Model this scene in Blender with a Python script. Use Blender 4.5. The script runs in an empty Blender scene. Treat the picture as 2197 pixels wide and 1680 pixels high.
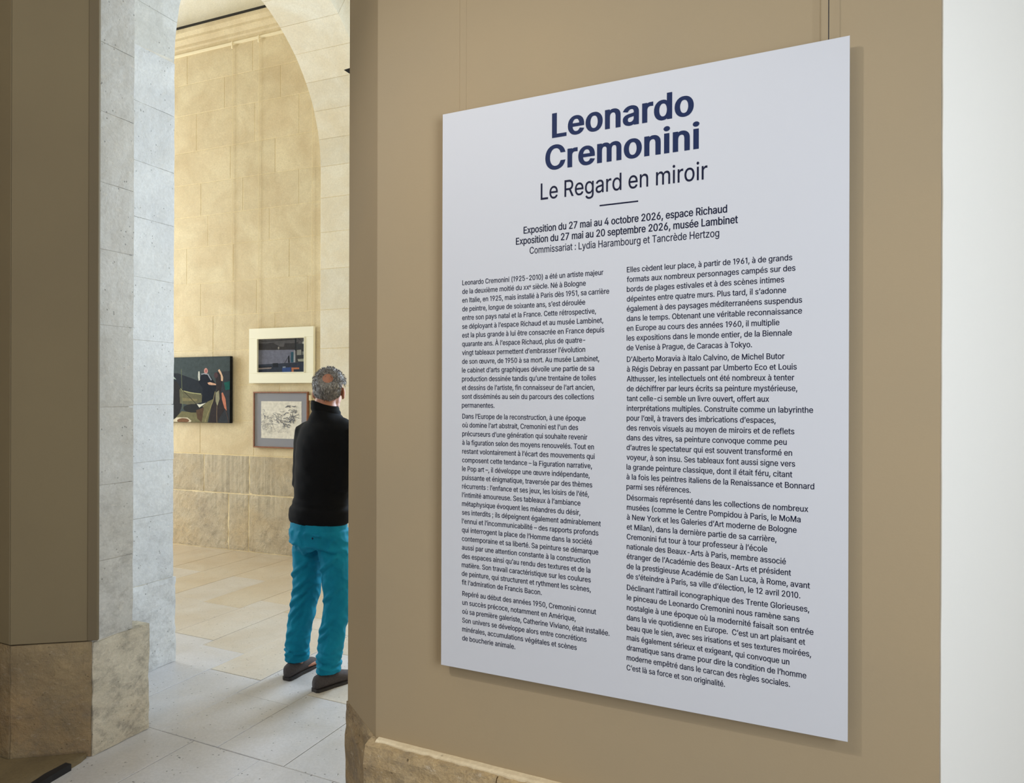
import bpy, bmesh, math, random
from mathutils import Vector, Matrix, noise
from mathutils.geometry import delaunay_2d_cdt
from math import sin, cos, pi, sqrt, atan2, radians

SC = bpy.context.scene
COL = SC.collection
R = random.Random(7)

# ------------------------------------------------------------------ camera, world, lights, exposure
FPX, PX, PY, ZC, ROLL = 1500.0, 1040.0, 852.0, 1.6, 0.003
cd = bpy.data.cameras.new('camera'); cam = bpy.data.objects.new('camera', cd); COL.objects.link(cam)
cd.sensor_fit = 'HORIZONTAL'; cd.sensor_width = 36.0; cd.lens = FPX / 2197.0 * 36.0
cd.shift_x = (1098.5 - PX) / 2197.0; cd.shift_y = (PY - 840.0) / 2197.0
cd.clip_start = 0.05; cd.clip_end = 100
cam.matrix_world = Matrix.Translation((0, 0, ZC)) @ Matrix.Rotation(pi/2, 4, 'X') @ Matrix.Rotation(ROLL, 4, 'Z')
SC.camera = cam
SC.view_settings.view_transform = 'Standard'; SC.view_settings.look = 'None'
SC.view_settings.gamma = 1.0; SC.view_settings.use_curve_mapping = False
SC.view_settings.exposure = 0.0
SC.cycles.max_bounces = 8; SC.cycles.diffuse_bounces = 5
SC.cycles.sample_clamp_indirect = 6.0

wd = bpy.data.worlds.new('sky'); SC.world = wd; wd.use_nodes = True
bg = wd.node_tree.nodes['Background']; bg.inputs[0].default_value = (0.75, 0.86, 1.0, 1); bg.inputs[1].default_value = 1.0

# plan frame: e runs along the near wall to the right, g runs through the doorway into the gallery
PHI = 0.443
D1 = Vector((cos(PHI), -sin(PHI), 0)); D2 = Vector((sin(PHI), cos(PHI), 0))
def P(e, g, z=0.0): return D1 * e + D2 * g + Vector((0, 0, z))

def area(name, loc, target, sx, sy, power, color, spread=180):
    l = bpy.data.lights.new(name, 'AREA'); l.shape = 'RECTANGLE'; l.size = sx; l.size_y = sy
    l.energy = power; l.color = color; l.spread = radians(spread)
    o = bpy.data.objects.new(name, l); COL.objects.link(o); o.location = loc
    o.rotation_euler = (Vector(target) - Vector(loc)).to_track_quat('-Z', 'Y').to_euler(); return o
def spot(name, loc, target, power, color, angle, blend, rad):
    l = bpy.data.lights.new(name, 'SPOT'); l.energy = power; l.color = color
    l.spot_size = radians(angle); l.spot_blend = blend; l.shadow_soft_size = rad
    o = bpy.data.objects.new(name, l); COL.objects.link(o); o.location = loc
    o.rotation_euler = (Vector(target) - Vector(loc)).to_track_quat('-Z', 'Y').to_euler(); return o
# daylight through the near room's side window, the gallery window, a ceiling spot, and an added fill
area('near_window_daylight', P(1.775, -0.35, 1.95), P(0.0, -0.35, 1.95), 1.56, 2.06, 98, (0.84, 0.91, 1.0))
area('near_room_fill', P(-1.9, -1.1, 4.3), P(-2.3, 1.6, 1.0), 1.6, 0.6, 36, (1.0, 0.98, 0.90))  # added soft fill for the left boarding; no such lamp stands here
spot('near_ceiling_spot', P(-2.0, -0.45, 3.75), P(-0.50, 1.85, 1.15), 132, (1.0, 0.97, 0.96), 62, 0.7, 0.035)
area('gallery_window_daylight', (0.547, 5.914, 2.8), (0.169, 4.988, 2.8), 1.08, 3.46, 158, (0.67, 0.83, 1.0))
area('gallery_end_daylight', (-7.40, 7.33, 2.6), (-6.474, 6.952, 2.6), 1.96, 3.26, 322, (0.88, 0.95, 1.0))

# ------------------------------------------------------------------ helpers
def ray(px, py):
    a = (px - PX) / FPX; b = -(py - PY) / FPX
    c, s = cos(ROLL), sin(ROLL)
    return Vector((a*c - b*s, 1.0, a*s + b*c))
CAM = Vector((0, 0, ZC))
def on_plane(px, py, q, n):
    r = ray(px, py); t = (Vector(q) - CAM).dot(n) / r.dot(n); return CAM + r * t
def on_floor(px, py, z=0.0): return on_plane(px, py, (0, 0, z), Vector((0, 0, 1)))

def link(name, me, m=None, parent=None):
    o = bpy.data.objects.new(name, me); COL.objects.link(o)
    if m is not None:
        for mm in (m if isinstance(m, (list, tuple)) else [m]): me.materials.append(mm)
    if parent is not None: o.parent = parent
    return o
def obj(name, bm, m=None, parent=None, smooth=False):
    bmesh.ops.recalc_face_normals(bm, faces=bm.faces)
    me = bpy.data.meshes.new(name); bm.to_mesh(me); bm.free()
    if smooth:
        for p in me.polygons: p.use_smooth = True
    return link(name, me, m, parent)
def pyobj(name, vs, fs, m=None, parent=None, smooth=False, recalc=True):
    me = bpy.data.meshes.new(name); me.from_pydata([tuple(v) for v in vs], [], fs); me.update()
    if recalc:
        bm = bmesh.new(); bm.from_mesh(me); bmesh.ops.recalc_face_normals(bm, faces=bm.faces); bm.to_mesh(me); bm.free()
    if smooth:
        for p in me.polygons: p.use_smooth = True
    return link(name, me, m, parent)
def tag(o, label=None, cat=None, group=None, kind=None):
    if label: o['label'] = label
    if cat: o['category'] = cat
    if group: o['group'] = group
    if kind: o['kind'] = kind
    return o
def struct(o): o['kind'] = 'structure'; return o
def empty(name, loc=(0, 0, 0), rz=0.0):
    o = bpy.data.objects.new(name, None); COL.objects.link(o); o.location = loc; o.rotation_euler = (0, 0, rz)
    o.empty_display_size = 0.1; return o

def frame_box(bm, o, d, n, s0, s1, h0, h1, depth, bev=0.0):
    """box on a vertical frame: o origin, d along, n outward; front face at 0, back at -depth"""
    up = Vector((0, 0, 1))
    def q(s, h, k): return o + d*s + up*h + n*k
    if bev <= 0:
        vs = [bm.verts.new(q(s, h, k)) for k in (0, -depth) for s, h in ((s0, h0), (s1, h0), (s1, h1), (s0, h1))]
        fs = [(0, 1, 2, 3), (7, 6, 5, 4), (0, 4, 5, 1), (1, 5, 6, 2), (2, 6, 7, 3), (3, 7, 4, 0)]
        for f in fs: bm.faces.new([vs[i] for i in f])
        return
    rings = []
    for k, b in ((0, bev), (-bev, 0), (-depth, 0)):
        rings.append([bm.verts.new(q(s, h, k)) for s, h in ((s0+b, h0+b), (s1-b, h0+b), (s1-b, h1-b), (s0+b, h1-b))])
    bm.faces.new(rings[0]); bm.faces.new(rings[2][::-1])
    for a, b in ((0, 1), (1, 2)):
        for i in range(4):
            j = (i+1) % 4; bm.faces.new([rings[a][i], rings[b][i], rings[b][j], rings[a][j]])
def fbox(name, o, d, n, s0, s1, h0, h1, depth, m, parent=None, bev=0.0):
    bm = bmesh.new(); frame_box(bm, Vector(o), d, n, s0, s1, h0, h1, depth, bev); return obj(name, bm, m, parent)
def prism(name, pts, z0, z1, m, parent=None):
    """upright prism over a plan outline (list of xy vectors)"""
    n = len(pts)
    vs = [(p[0], p[1], z0) for p in pts] + [(p[0], p[1], z1) for p in pts]
    fs = [list(range(n))[::-1], list(range(n, 2*n))] + [[i, (i+1) % n, n+(i+1) % n, n+i] for i in range(n)]
    return pyobj(name, vs, fs, m, parent)

def rough_block(o, d, n, s0, s1, h0, h1, depth, step=0.03, rough=0.003, rnd=0.010, seed=0.0, chip=0.004):
    """a dressed stone: gridded front with worn arrises; returns a bmesh"""
    up = Vector((0, 0, 1)); bm = bmesh.new()
    nx = max(2, int(round((s1-s0)/step))); nz = max(2, int(round((h1-h0)/step)))
    def q(i, j):
        s = s0 + (s1-s0)*i/nx; h = h0 + (h1-h0)*j/nz
        p = o + d*s + up*h
        ds = min(s-s0, s1-s); dh = min(h-h0, h1-h); dd = min(ds, dh)
        k = rough * (noise.noise(p*9 + Vector((seed, 0, 0))) + .5*noise.noise(p*31))
        w = max(0.0, 1 - dd/(step*0.9))
        k -= rnd * w * (0.35 + 0.9*abs(noise.noise(p*14 + Vector((0, seed, 0)))))
        es = chip * noise.noise(p*12 + Vector((seed, 5, 0)))
        if i == 0: s += abs(es)
        if i == nx: s -= abs(es)
        if j == 0: h += abs(es)*.6
        if j == nz: h -= abs(es)*.6
        return o + d*s + up*h + n*k
    g = [[bm.verts.new(q(i, j)) for j in range(nz+1)] for i in range(nx+1)]
    for i in range(nx):
        for j in range(nz): bm.faces.new((g[i][j], g[i+1][j], g[i+1][j+1], g[i][j+1]))
    ring = [g[i][0] for i in range(nx+1)] + [g[nx][j] for j in range(1, nz+1)] + [g[i][nz] for i in range(nx-1, -1, -1)] + [g[0][j] for j in range(nz-1, 0, -1)]
    back = [bm.verts.new(v.co - n*depth) for v in ring]; N = len(ring)
    for i in range(N): bm.faces.new((ring[i], back[i], back[(i+1) % N], ring[(i+1) % N]))
    bm.faces.new(back[::-1])
    return bm

# ------------------------------------------------------------------ materials
def mat(name):
    m = bpy.data.materials.new(name); m.use_nodes = True
    nt = m.node_tree; return m, nt, nt.nodes['Principled BSDF']
def N(nt, t, **kw):
    n = nt.nodes.new(t)
    for k, v in kw.items(): setattr(n, k, v)
    return n
def ramp(nt, fac, stops):
    r = nt.nodes.new('ShaderNodeValToRGB'); el = r.color_ramp.elements
    while len(el) < len(stops): el.new(0.5)
    for e, (p, c) in zip(el, stops):
        e.position = p; e.color = (c[0], c[1], c[2], 1) if isinstance(c, (tuple, list)) else (c, c, c, 1)
    nt.links.new(fac, r.inputs[0]); return r.outputs[0]
def mix(nt, fac, a, b, mode='MIX'):
    n = nt.nodes.new('ShaderNodeMix'); n.data_type = 'RGBA'; n.blend_type = mode
    for sock, v in ((n.inputs[0], fac), (n.inputs[6], a), (n.inputs[7], b)):
        if hasattr(v, 'links'): nt.links.new(v, sock)
        elif isinstance(v, (tuple, list)): sock.default_value = (*v[:3], 1)
        else: sock.default_value = v
    return n.outputs[2]
def tex(nt, vec, scale, detail=4, rough=.6, dist=0.0, kind='ShaderNodeTexNoise'):
    n = nt.nodes.new(kind); n.inputs['Scale'].default_value = scale
    if kind == 'ShaderNodeTexNoise':
        n.inputs['Detail'].default_value = detail; n.inputs['Roughness'].default_value = rough; n.inputs['Distortion'].default_value = dist
    nt.links.new(vec, n.inputs['Vector']); return n.outputs[0]
def mapping(nt, vec, sc=(1, 1, 1)):
    n = nt.nodes.new('ShaderNodeMapping'); n.inputs['Scale'].default_value = sc; nt.links.new(vec, n.inputs[0]); return n.outputs[0]
def bump(nt, h, strength, dist, base=None):
    b = nt.nodes.new('ShaderNodeBump'); b.inputs['Strength'].default_value = strength; b.inputs['Distance'].default_value = dist
    nt.links.new(h, b.inputs['Height'])
    if base is not None: nt.links.new(base, b.inputs['Normal'])
    return b.outputs[0]
def S(r, g, b):   # sRGB 0-255 to linear
    f = lambda v: (v/255/12.92) if v/255 <= .04045 else ((v/255+.055)/1.055)**2.4
    return (f(r), f(g), f(b))

def plain(name, c, rough=.6, metal=0.0, noise_amt=0.0, scale=40, bumpd=0.0, spec=None, sheen=0.0):
    m, nt, p = mat(name); p.inputs['Roughness'].default_value = rough; p.inputs['Metallic'].default_value = metal
    if spec is not None: p.inputs['Specular IOR Level'].default_value = spec
    if sheen: p.inputs['Sheen Weight'].default_value = sheen
    geo = N(nt, 'ShaderNodeNewGeometry')
    t = tex(nt, geo.outputs['Position'], scale, 3)
    k = noise_amt
    c0 = tuple(x*(1-k) for x in c); c1 = tuple(min(1, x*(1+k)) for x in c)
    nt.links.new(ramp(nt, t, [(.3, c0), (.7, c1)]), p.inputs['Base Color'])
    if bumpd: nt.links.new(bump(nt, t, .6, bumpd), p.inputs['Normal'])
    return m

def stone(name, light, dark, warm=None, dirt=0.0, pits=0.5, vary=.16, stain=.5, bumpd=.004, streak=0.0, rough=.85, fine=1.0):
    m, nt, p = mat(name); p.inputs['Roughness'].default_value = rough; p.inputs['Specular IOR Level'].default_value = .3
    geo = N(nt, 'ShaderNodeNewGeometry'); pos = geo.outputs['Position']; oi = N(nt, 'ShaderNodeObjectInfo')
    big = tex(nt, pos, 2.6, 6, .62, .6); mid = tex(nt, pos, 11, 6, .65, .3); fin = tex(nt, pos, 70*fine, 4, .7)
    c = mix(nt, ramp(nt, big, [(.38, 0.0), (.66, 1.0)]), light, dark)
    if warm: c = mix(nt, ramp(nt, tex(nt, mapping(nt, pos, (1, 1, 1.6)), 1.7, 5, .6, .4), [(.40, 0.0), (.75, stain)]), c, warm)
    c = mix(nt, ramp(nt, mid, [(.28, .22*stain+.05), (.55, 0.0)]), c, tuple(x*.62 for x in dark))
    c = mix(nt, ramp(nt, fin, [(.42, .22), (.6, 0.0)]), c, tuple(x*.7 for x in dark))
    if streak:
        st = tex(nt, mapping(nt, pos, (26, 26, 1.2)), 1.0, 4, .6)
        mk = ramp(nt, tex(nt, pos, 1.3, 3), [(.5, 0.0), (.6, streak)])
        c = mix(nt, mk, c, mix(nt, ramp(nt, st, [(.4, 0.0), (.6, 1.0)]), tuple(x*.72 for x in light), light))
    if dirt:      # grey weathering, heavier near the ground
        sep = N(nt, 'ShaderNodeSeparateXYZ'); nt.links.new(pos, sep.inputs[0])
        hz = N(nt, 'ShaderNodeMapRange'); hz.inputs['From Min'].default_value = .1; hz.inputs['From Max'].default_value = 1.5; hz.inputs['To Min'].default_value = 1; hz.inputs['To Max'].default_value = .15
        nt.links.new(sep.outputs[2], hz.inputs[0])
        dm = N(nt, 'ShaderNodeMath', operation='MULTIPLY'); nt.links.new(hz.outputs[0], dm.inputs[0])
        nt.links.new(ramp(nt, tex(nt, mapping(nt, pos, (1, 1, 1.3)), 11, 9, .78, .15), [(.47, 0.0), (.66, dirt*.9)]), dm.inputs[1])
        c = mix(nt, dm.outputs[0], c, S(104, 100, 94))
        dl = ramp(nt, tex(nt, mapping(nt, pos, (1, 1, 2.2)), 24, 7, .75, .1), [(.58, 0.0), (.70, dirt*.5)])
        c = mix(nt, dl, c, S(236, 228, 212))
    hsv = N(nt, 'ShaderNodeHueSaturation')
    mr = N(nt, 'ShaderNodeMapRange'); mr.inputs['To Min'].default_value = 1-vary; mr.inputs['To Max'].default_value = 1+vary*.55
    nt.links.new(oi.outputs['Random'], mr.inputs[0]); nt.links.new(mr.outputs[0], hsv.inputs['Value']); nt.links.new(c, hsv.inputs['Color'])
    # small pits
    v = N(nt, 'ShaderNodeTexVoronoi'); v.inputs['Scale'].default_value = 42; nt.links.new(pos, v.inputs['Vector'])
    v.inputs['Randomness'].default_value = 1.0
    gate = ramp(nt, tex(nt, pos, 13, 2), [(.52, 0.0), (.60, 1.0)])
    pit = ramp(nt, v.outputs['Distance'], [(.10, 1.0), (.20, 0.0)])
    pm = N(nt, 'ShaderNodeMath', operation='MULTIPLY'); nt.links.new(pit, pm.inputs[0]); nt.links.new(gate, pm.inputs[1])
    pk = N(nt, 'ShaderNodeMath', operation='MULTIPLY'); nt.links.new(pm.outputs[0], pk.inputs[0]); pk.inputs[1].default_value = pits
    c2 = mix(nt, pk.outputs[0], hsv.outputs[0], tuple(x*.42 for x in dark))
    nt.links.new(c2, p.inputs['Base Color'])
    b1 = bump(nt, mid, .55, bumpd*2.2); b2 = bump(nt, fin, .5, bumpd*.7, b1)
    inv = N(nt, 'ShaderNodeMath', operation='SUBTRACT'); inv.inputs[0].default_value = 1; nt.links.new(pk.outputs[0], inv.inputs[1])
    nt.links.new(bump(nt, inv.outputs[0], .8, .003, b2), p.inputs['Normal'])
    return m

def paint(name, c, c2, scale=1.2, rough=.75, bumpd=.0006):
    m, nt, p = mat(name); p.inputs['Roughness'].default_value = rough; p.inputs['Specular IOR Level'].default_value = .35
    geo = N(nt, 'ShaderNodeNewGeometry'); pos = geo.outputs['Position']
    t = tex(nt, pos, scale, 3, .5); f = tex(nt, pos, 160, 3, .6)
    col = mix(nt, ramp(nt, t, [(.35, 0.0), (.68, 1.0)]), c, c2)
    sc = ramp(nt, tex(nt, mapping(nt, pos, (3, 3, 14)), 3.0, 5, .7, 1.5), [(.70, 0.0), (.76, .18)])
    col = mix(nt, sc, col, tuple(min(1, x*1.35) for x in c))
    nt.links.new(col, p.inputs['Base Color']); nt.links.new(bump(nt, f, .35, bumpd), p.inputs['Normal']); return m

M = {}
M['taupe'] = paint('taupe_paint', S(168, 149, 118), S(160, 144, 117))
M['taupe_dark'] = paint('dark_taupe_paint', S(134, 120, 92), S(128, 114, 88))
M['shaded_bead'] = paint('shaded_bead_paint', S(116, 103, 80), S(112, 100, 78))
M['cream_paint'] = paint('cream_paint', S(238, 237, 230), S(240, 239, 232))
M['far'] = stone('gallery_limestone', S(230, 216, 182), S(212, 194, 158), S(208, 182, 144), pits=.25, vary=.04, stain=.35, bumpd=.003)
M['far_low'] = stone('gallery_base_limestone', S(204, 192, 168), S(178, 164, 142), S(206, 180, 134), dirt=.45, pits=.5, vary=.05, stain=.5, bumpd=.008, streak=.8)
M['mortar'] = stone('lime_mortar', S(236, 220, 182), S(224, 206, 166), pits=.1, vary=0.0, stain=.2, bumpd=.002)
M['arch'] = stone('arch_limestone', S(246, 240, 224), S(238, 227, 203), S(228, 206, 170), pits=.2, vary=.07, stain=.35, bumpd=.002)
M['vault'] = stone('vault_limestone', S(250, 246, 234), S(246, 240, 222), pits=.05, vary=.04, stain=.2, bumpd=.002)
M['pier'] = stone('pier_limestone', S(210, 210, 207), S(194, 193, 188), S(204, 198, 184), dirt=.75, pits=.7, vary=.025, stain=.30, bumpd=.004)
M['pier_mortar'] = stone('pier_mortar', S(222, 218, 208), S(208, 202, 190), pits=.1, vary=0, stain=.2, bumpd=.002)
M['pier_far'] = stone('far_pier_limestone', S(216, 217, 217), S(202, 203, 204), S(208, 204, 194), dirt=.38, pits=.7, vary=.025, stain=.25, bumpd=.004)
M['plinth_stone'] = stone('plinth_limestone', S(222, 214, 196), S(196, 188, 170), S(208, 190, 162), dirt=.75, pits=.6, vary=.05, stain=.8, bumpd=.010)
M['near_stone'] = stone('near_plinth_limestone', S(190, 170, 136), S(132, 112, 84), S(200, 172, 124), dirt=.7, pits=.7, vary=.05, stain=1.0, bumpd=.011, fine=1.6)
M['brown_stone'] = stone('splay_plinth_limestone', S(162, 142, 108), S(138, 120, 92), S(160, 130, 92), dirt=.4, pits=.5, vary=.03, stain=.9, bumpd=.012)
M['dark_stone'] = stone('brown_step_stone', S(130, 114, 84), S(112, 98, 74), pits=.3, vary=0, stain=.3, bumpd=.003)
M['slab'] = stone('paving_limestone', S(202, 200, 202), S(190, 187, 186), S(198, 182, 156), pits=.95, vary=.045, stain=.25, bumpd=.0010, rough=.33)
M['slab_mid'] = stone('buff_warm_lit_paving', S(203, 196, 186), S(193, 182, 167), S(198, 178, 150), pits=.8, vary=.045, stain=.35, bumpd=.0010, rough=.36)
M['slab_warm'] = stone('tan_warm_lit_paving', S(202, 189, 168), S(194, 177, 152), S(196, 172, 138), pits=.6, vary=.035, stain=.4, bumpd=.0010, rough=.40)
M['ledge'] = stone('pale_lit_ledge_stone', S(236, 222, 190), S(214, 194, 156), S(204, 176, 132), pits=.6, vary=0, stain=.4, bumpd=.004)  # ledge strip: overhead light mixed into a cleaner stone tone
M['grout'] = stone('paving_grout', S(128, 112, 92), S(104, 90, 74), pits=.1, vary=0, stain=.3, bumpd=.002)
M['board'] = paint('white_sign_board', S(206, 208, 214), S(203, 205, 211), scale=.6, rough=.55, bumpd=.00005)
M['edge'] = plain('white_board_edge', S(240, 240, 242), .5)
M['navy'] = plain('navy_print', S(14, 20, 50), .6, spec=.2)
M['navy_title'] = plain('navy_title_print', S(24, 40, 80), .6, spec=.2)
M['steel'] = plain('dark_steel_wire', S(70, 74, 84), .35, .8)
M['wire'] = plain('cream_wire', S(240, 226, 190), .5)
M['rail'] = plain('cream_rail_paint', S(244, 232, 200), .5)
M['black'] = plain('black_metal', S(24, 24, 28), .45, .2)
M['rubber'] = plain('black_rubber', S(20, 20, 24), .6)
M['iron'] = plain('grey_iron', S(96, 92, 90), .5, .4)

# ------------------------------------------------------------------ floor
G0 = 2.36                                  # the joint that runs across the doorway
floor = prism('floor', [P(-4.4, -3.2), P(2.5, -3.2), P(2.5, 2.3), P(2.9, 7.6), P(-9.5, 9.6), P(-9.5, 2.2), P(-4.4, 2.2)], -0.10, -0.006, M['grout'])
struct(floor)
def slab(e0, e1, g0, g1, lift):
    vs = []; j = 0.0013
    for k, b in ((lift, .002), (lift-.0015, 0), (-.03, 0)):
        for e, g in ((e0+j+b, g0+j+b), (e1-j-b, g0+j+b), (e1-j-b, g1-j-b), (e0+j+b, g1-j-b)):
            vs.append(P(e, g, k))
    fs = [(0, 1, 2, 3), (11, 10, 9, 8)] + [(a*4+i, (a+1)*4+i, (a+1)*4+(i+1) % 4, a*4+(i+1) % 4) for a in (0, 1) for i in range(4)]
    gm = (g0+g1)/2 + .12*sin(e0*7)  # tan by distance: old stone tone with the wall's warm reflection put in
    return pyobj('paving_slab', vs, fs, M['slab_warm'] if gm > 4.25 else M['slab_mid'] if gm > 3.3 else M['slab'], floor)
def in_floor(e, g):
    p = P(e, g); w = (p - F0).dot(FN)
    return w > -0.12
F0 = on_floor(500, 1180)
FD = Vector((2.45, -1, 0)).normalized(); FN = Vector((FD.y, -FD.x, 0));
if FN.y > 0: FN = -FN
rs = random.Random(21)
# far zone: strips that run through the doorway
edges = [-7.0, -6.6, -6.21, -5.84, -5.45, -5.07, -4.69, -4.31, -3.93, -3.57, -3.21, -2.826, -2.466, -2.08, -1.70, -1.33, -0.95, -0.57, -0.19, .2, .6]
fixed = {-3.57: [3.29, 4.05, 4.78], -3.93: [3.383, 4.2, 5.0], -2.826: [2.84, 3.55, 4.3, 5.05], -3.21: [3.02, 3.84, 4.5, 5.2], -2.466: [2.98, 3.7, 4.42, 5.1], -2.08: [3.32, 3.95, 4.8]}
for a, b in zip(edges[:-1], edges[1:]):
    cuts = [G0]
    for c in fixed.get(a, []): cuts.append(c)
    while cuts[-1] < 7.2: cuts.append(cuts[-1] + rs.uniform(.62, .95))
    for c0, c1 in zip(cuts[:-1], cuts[1:]):
        if in_floor((a+b)/2, c0 + .05): slab(a, b, c0, c1, rs.uniform(-.0012, .0008))
# near zone
e = -2.21 - 3*.40
while e < 1.6:
    g1 = G0
    while g1 > 0.4:
        g0 = g1 - rs.uniform(.62, .9); slab(e, e+.40, g0, g1, rs.uniform(-.0012, .0008)); g1 = g0
    e += .40

# ------------------------------------------------------------------ gallery back wall (limestone courses, each stone a part)
wall_back = fbox('wall_back', F0 - FN*.0015, FD, FN, -6.2, 2.85, -0.05, 5.6, .5, M['mortar']); struct(wall_back)
for nm, s0, s1, h0, h1 in (('wall_section', 2.85, 4.05, -.05, 1.0), ('wall_section', 2.85, 4.05, 4.6, 5.6), ('wall_section', 4.05, 5.6, -.05, 5.6)):
    o = fbox(nm, F0, FD, FN, s0, s1, h0, h1, .5, M['mortar'], wall_back)
def fw(px, py, off=0.0):
    p = on_plane(px, py, F0 + FN*off, FN); return (p - F0).dot(FD), p.z
def sx(px): return fw(px, 850)[0]
courses = [(0, .59, [493, 536]), (.59, .99, [440, 537]), (.99, 1.35, [430, 545, 640]), (1.35, 1.72, [505, 600, 690]), (1.72, 2.08, [457, 545, 640]),
    (2.08, 2.45, [457, 590]), (2.45, 2.80, [430, 550, 660]), (2.80, 3.19, [400, 500, 620]), (3.19, 3.52, [445, 577]), (3.52, 3.87, [430, 520, 640]),
    (3.87, 4.22, [493, 589]), (4.22, 4.62, [420, 545, 640]), (4.62, 4.95, [480, 600]), (4.95, 5.27, [400, 540, 650])]
rb = random.Random(5)
for ci, (h0, h1, js) in enumerate(courses):
    cuts = [sx(x) for x in js]
    while cuts[0] > -3.0: cuts.insert(0, cuts[0] - rb.uniform(.55, .95))
    while cuts[-1] < 2.1: cuts.append(min(2.85, cuts[-1] + rb.uniform(.55, .95)))
    for a, b in zip(cuts[:-1], cuts[1:]):
        low = ci < 2; j = .004
        if low and b > -1.2 and a < 1.4:
            bm = rough_block(F0 + FN*.0145, FD, FN, a+j, b-j, h0+j+.002, h1-j, .10, .040, .0032, .005, ci + a, .012)
            obj('stone_block', bm, M['far_low'], wall_back, smooth=False)
        else:
            bm = bmesh.new(); up = rb.uniform(0, .0012)
            frame_box(bm, F0 + FN*up, FD, FN, a+j*.55, b-j*.55, h0+j*.55, h1-j*.55, .10, .003)
            obj('stone_block', bm, M['far_low'] if low else M['far'], wall_back)

# cornice and the wall above it
def extrude_profile(name, o, d, n, s0, s1, prof, m, parent=None, closed=True):
    vs = []; k = len(prof)
    for s in (s0, s1):
        for (kk, h) in prof: vs.append(o + d*s + n*kk + Vector((0, 0, h)))
    fs = [[i, (i+1) % k, k+(i+1) % k, k+i] for i in range(k if closed else k-1)]
    if closed: fs += [list(range(k))[::-1], list(range(k, 2*k))]
    return pyobj(name, vs, fs, m, parent)
trim1 = extrude_profile('trim_1', F0, FD, FN, -6.0, 3.2, [(-.02, 5.285), (.012, 5.285), (.012, 5.325), (.03, 5.335), (.03, 5.365), (.055, 5.395), (.07, 5.40), (.07, 5.425), (.10, 5.455), (.105, 5.495), (-.02, 5.50)], M['far']); struct(trim1)
rail = extrude_profile('picture_rail', F0, FD, FN, -4.5, sx(706)-.02, [(.0, 5.262), (.022, 5.262), (.022, 5.282), (.0, 5.282)], M['rail'])
tag(rail, 'thin cream picture rail along the gallery wall just under the cornice', 'rail')
trk = extrude_profile('lighting_track', F0, FD, FN, -4.5, sx(706)-.02, [(.06, 5.497), (.120, 5.497), (.120, 5.512), (.06, 5.512)], M['black'])
tag(trk, 'thin dark metal track lying on top of the gallery cornice', 'track')

# vault
prof = [(-.25, 5.50), (-.004, 5.50)] + [(-.004 + 2.0*(1-cos(t*pi/2/10)), 5.50 + 2.0*sin(t*pi/2/10)) for t in range(1, 11)] + [(6.5, 7.50), (6.5, 7.7), (-.25, 7.7)]
vault = extrude_profile('ceiling_vault', F0, FD, FN, -6.2, 5.6, prof, M['vault']); vault.name = 'ceiling'; struct(vault)

# light lime mortar showing in the joints of the base courses
fbox('mortar_bed', F0 + FN*.0095, FD, FN, -3.2, 2.85, 0, .986, .012, M['mortar'], wall_back)
# gallery end walls
struct(fbox('wall_end', F0 + FD*(-4.6), -FN, FD, -5.5, .3, -.05, .9, .3, M['far']))
struct(fbox('wall_end_upper', F0 + FD*(-4.6), -FN, FD, -5.5, .3, 4.3, 7.6, .3, M['far']))
struct(fbox('wall_end_left', F0 + FD*(-4.6), -FN, FD, -5.5, -2.8, .9, 4.3, .3, M['far']))
struct(fbox('wall_end_right', F0 + FD*(-4.6), -FN, FD, -.7, .3, .9, 4.3, .3, M['far']))
struct(fbox('wall_side', F0 + FD*5.0, -FN, -FD, -3.4, .3, -.05, 7.6, .3, M['far']))

# windows (behind the near wall / beyond the left pier, the daylight comes from them)
def window(name, o, d, n, s0, s1, h0, h1):
    w = empty(name, tuple(o + d*((s0+s1)/2) + Vector((0, 0, h0))))
    w['kind'] = 'structure'
    def ch(nm, bm, m):
        c = obj(nm, bm, m); c.parent = w; c.matrix_parent_inverse = Matrix.Translation(-Vector(w.location)); return c
    bm = bmesh.new(); t = .06
    for a, b, c, e2 in ((s0, s0+t, h0, h1), (s1-t, s1, h0, h1), (s0+t, s1-t, h0, h0+t), (s0+t, s1-t, h1-t, h1)):
        frame_box(bm, o, d, n, a, b, c, e2, .06, .004)
    ch('window_frame', bm, M['rail'])
    bm = bmesh.new(); sm = (s0+s1)/2; frame_box(bm, o, d, n, sm-.025, sm+.025, h0+t, h1-t, .05)
    for k in (1, 2, 3):
        hh = h0 + (h1-h0)*k/4; frame_box(bm, o - n*.005, d, n, s0+t, s1-t, hh-.015, hh+.015, .04)
    ch('glazing_bar', bm, M['rail'])
    g = ch('window_pane', (lambda b: (frame_box(b, o - n*.028, d, n, s0+t, s1-t, h0+t, h1-t, .004), b)[1])(bmesh.new()), M['glass'])
    return w
mg, ntg, pg = mat('clear_glass'); pg.inputs['Transmission Weight'].default_value = 1; pg.inputs['Roughness'].default_value = 0; pg.inputs['IOR'].default_value = 1.02
M['glass'] = mg
window('window_1', F0 - FN*.16, FD, FN, 2.85, 4.05, 1.0, 4.6)
window('window_2', F0 + FD*(-4.6) - FD*.15, -FN, FD, -2.8, -.7, .9, 4.3)

# ------------------------------------------------------------------ transverse arch in the gallery
AB = F0 + FD*sx(706) + FN*.15; AB.z = 0
AW = .60; SPR, AR = 3.80, 1.20
arch = None
def arch_pt(s, h, t): return AB + FN*s + FD*t + Vector((0, 0, h))
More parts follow.
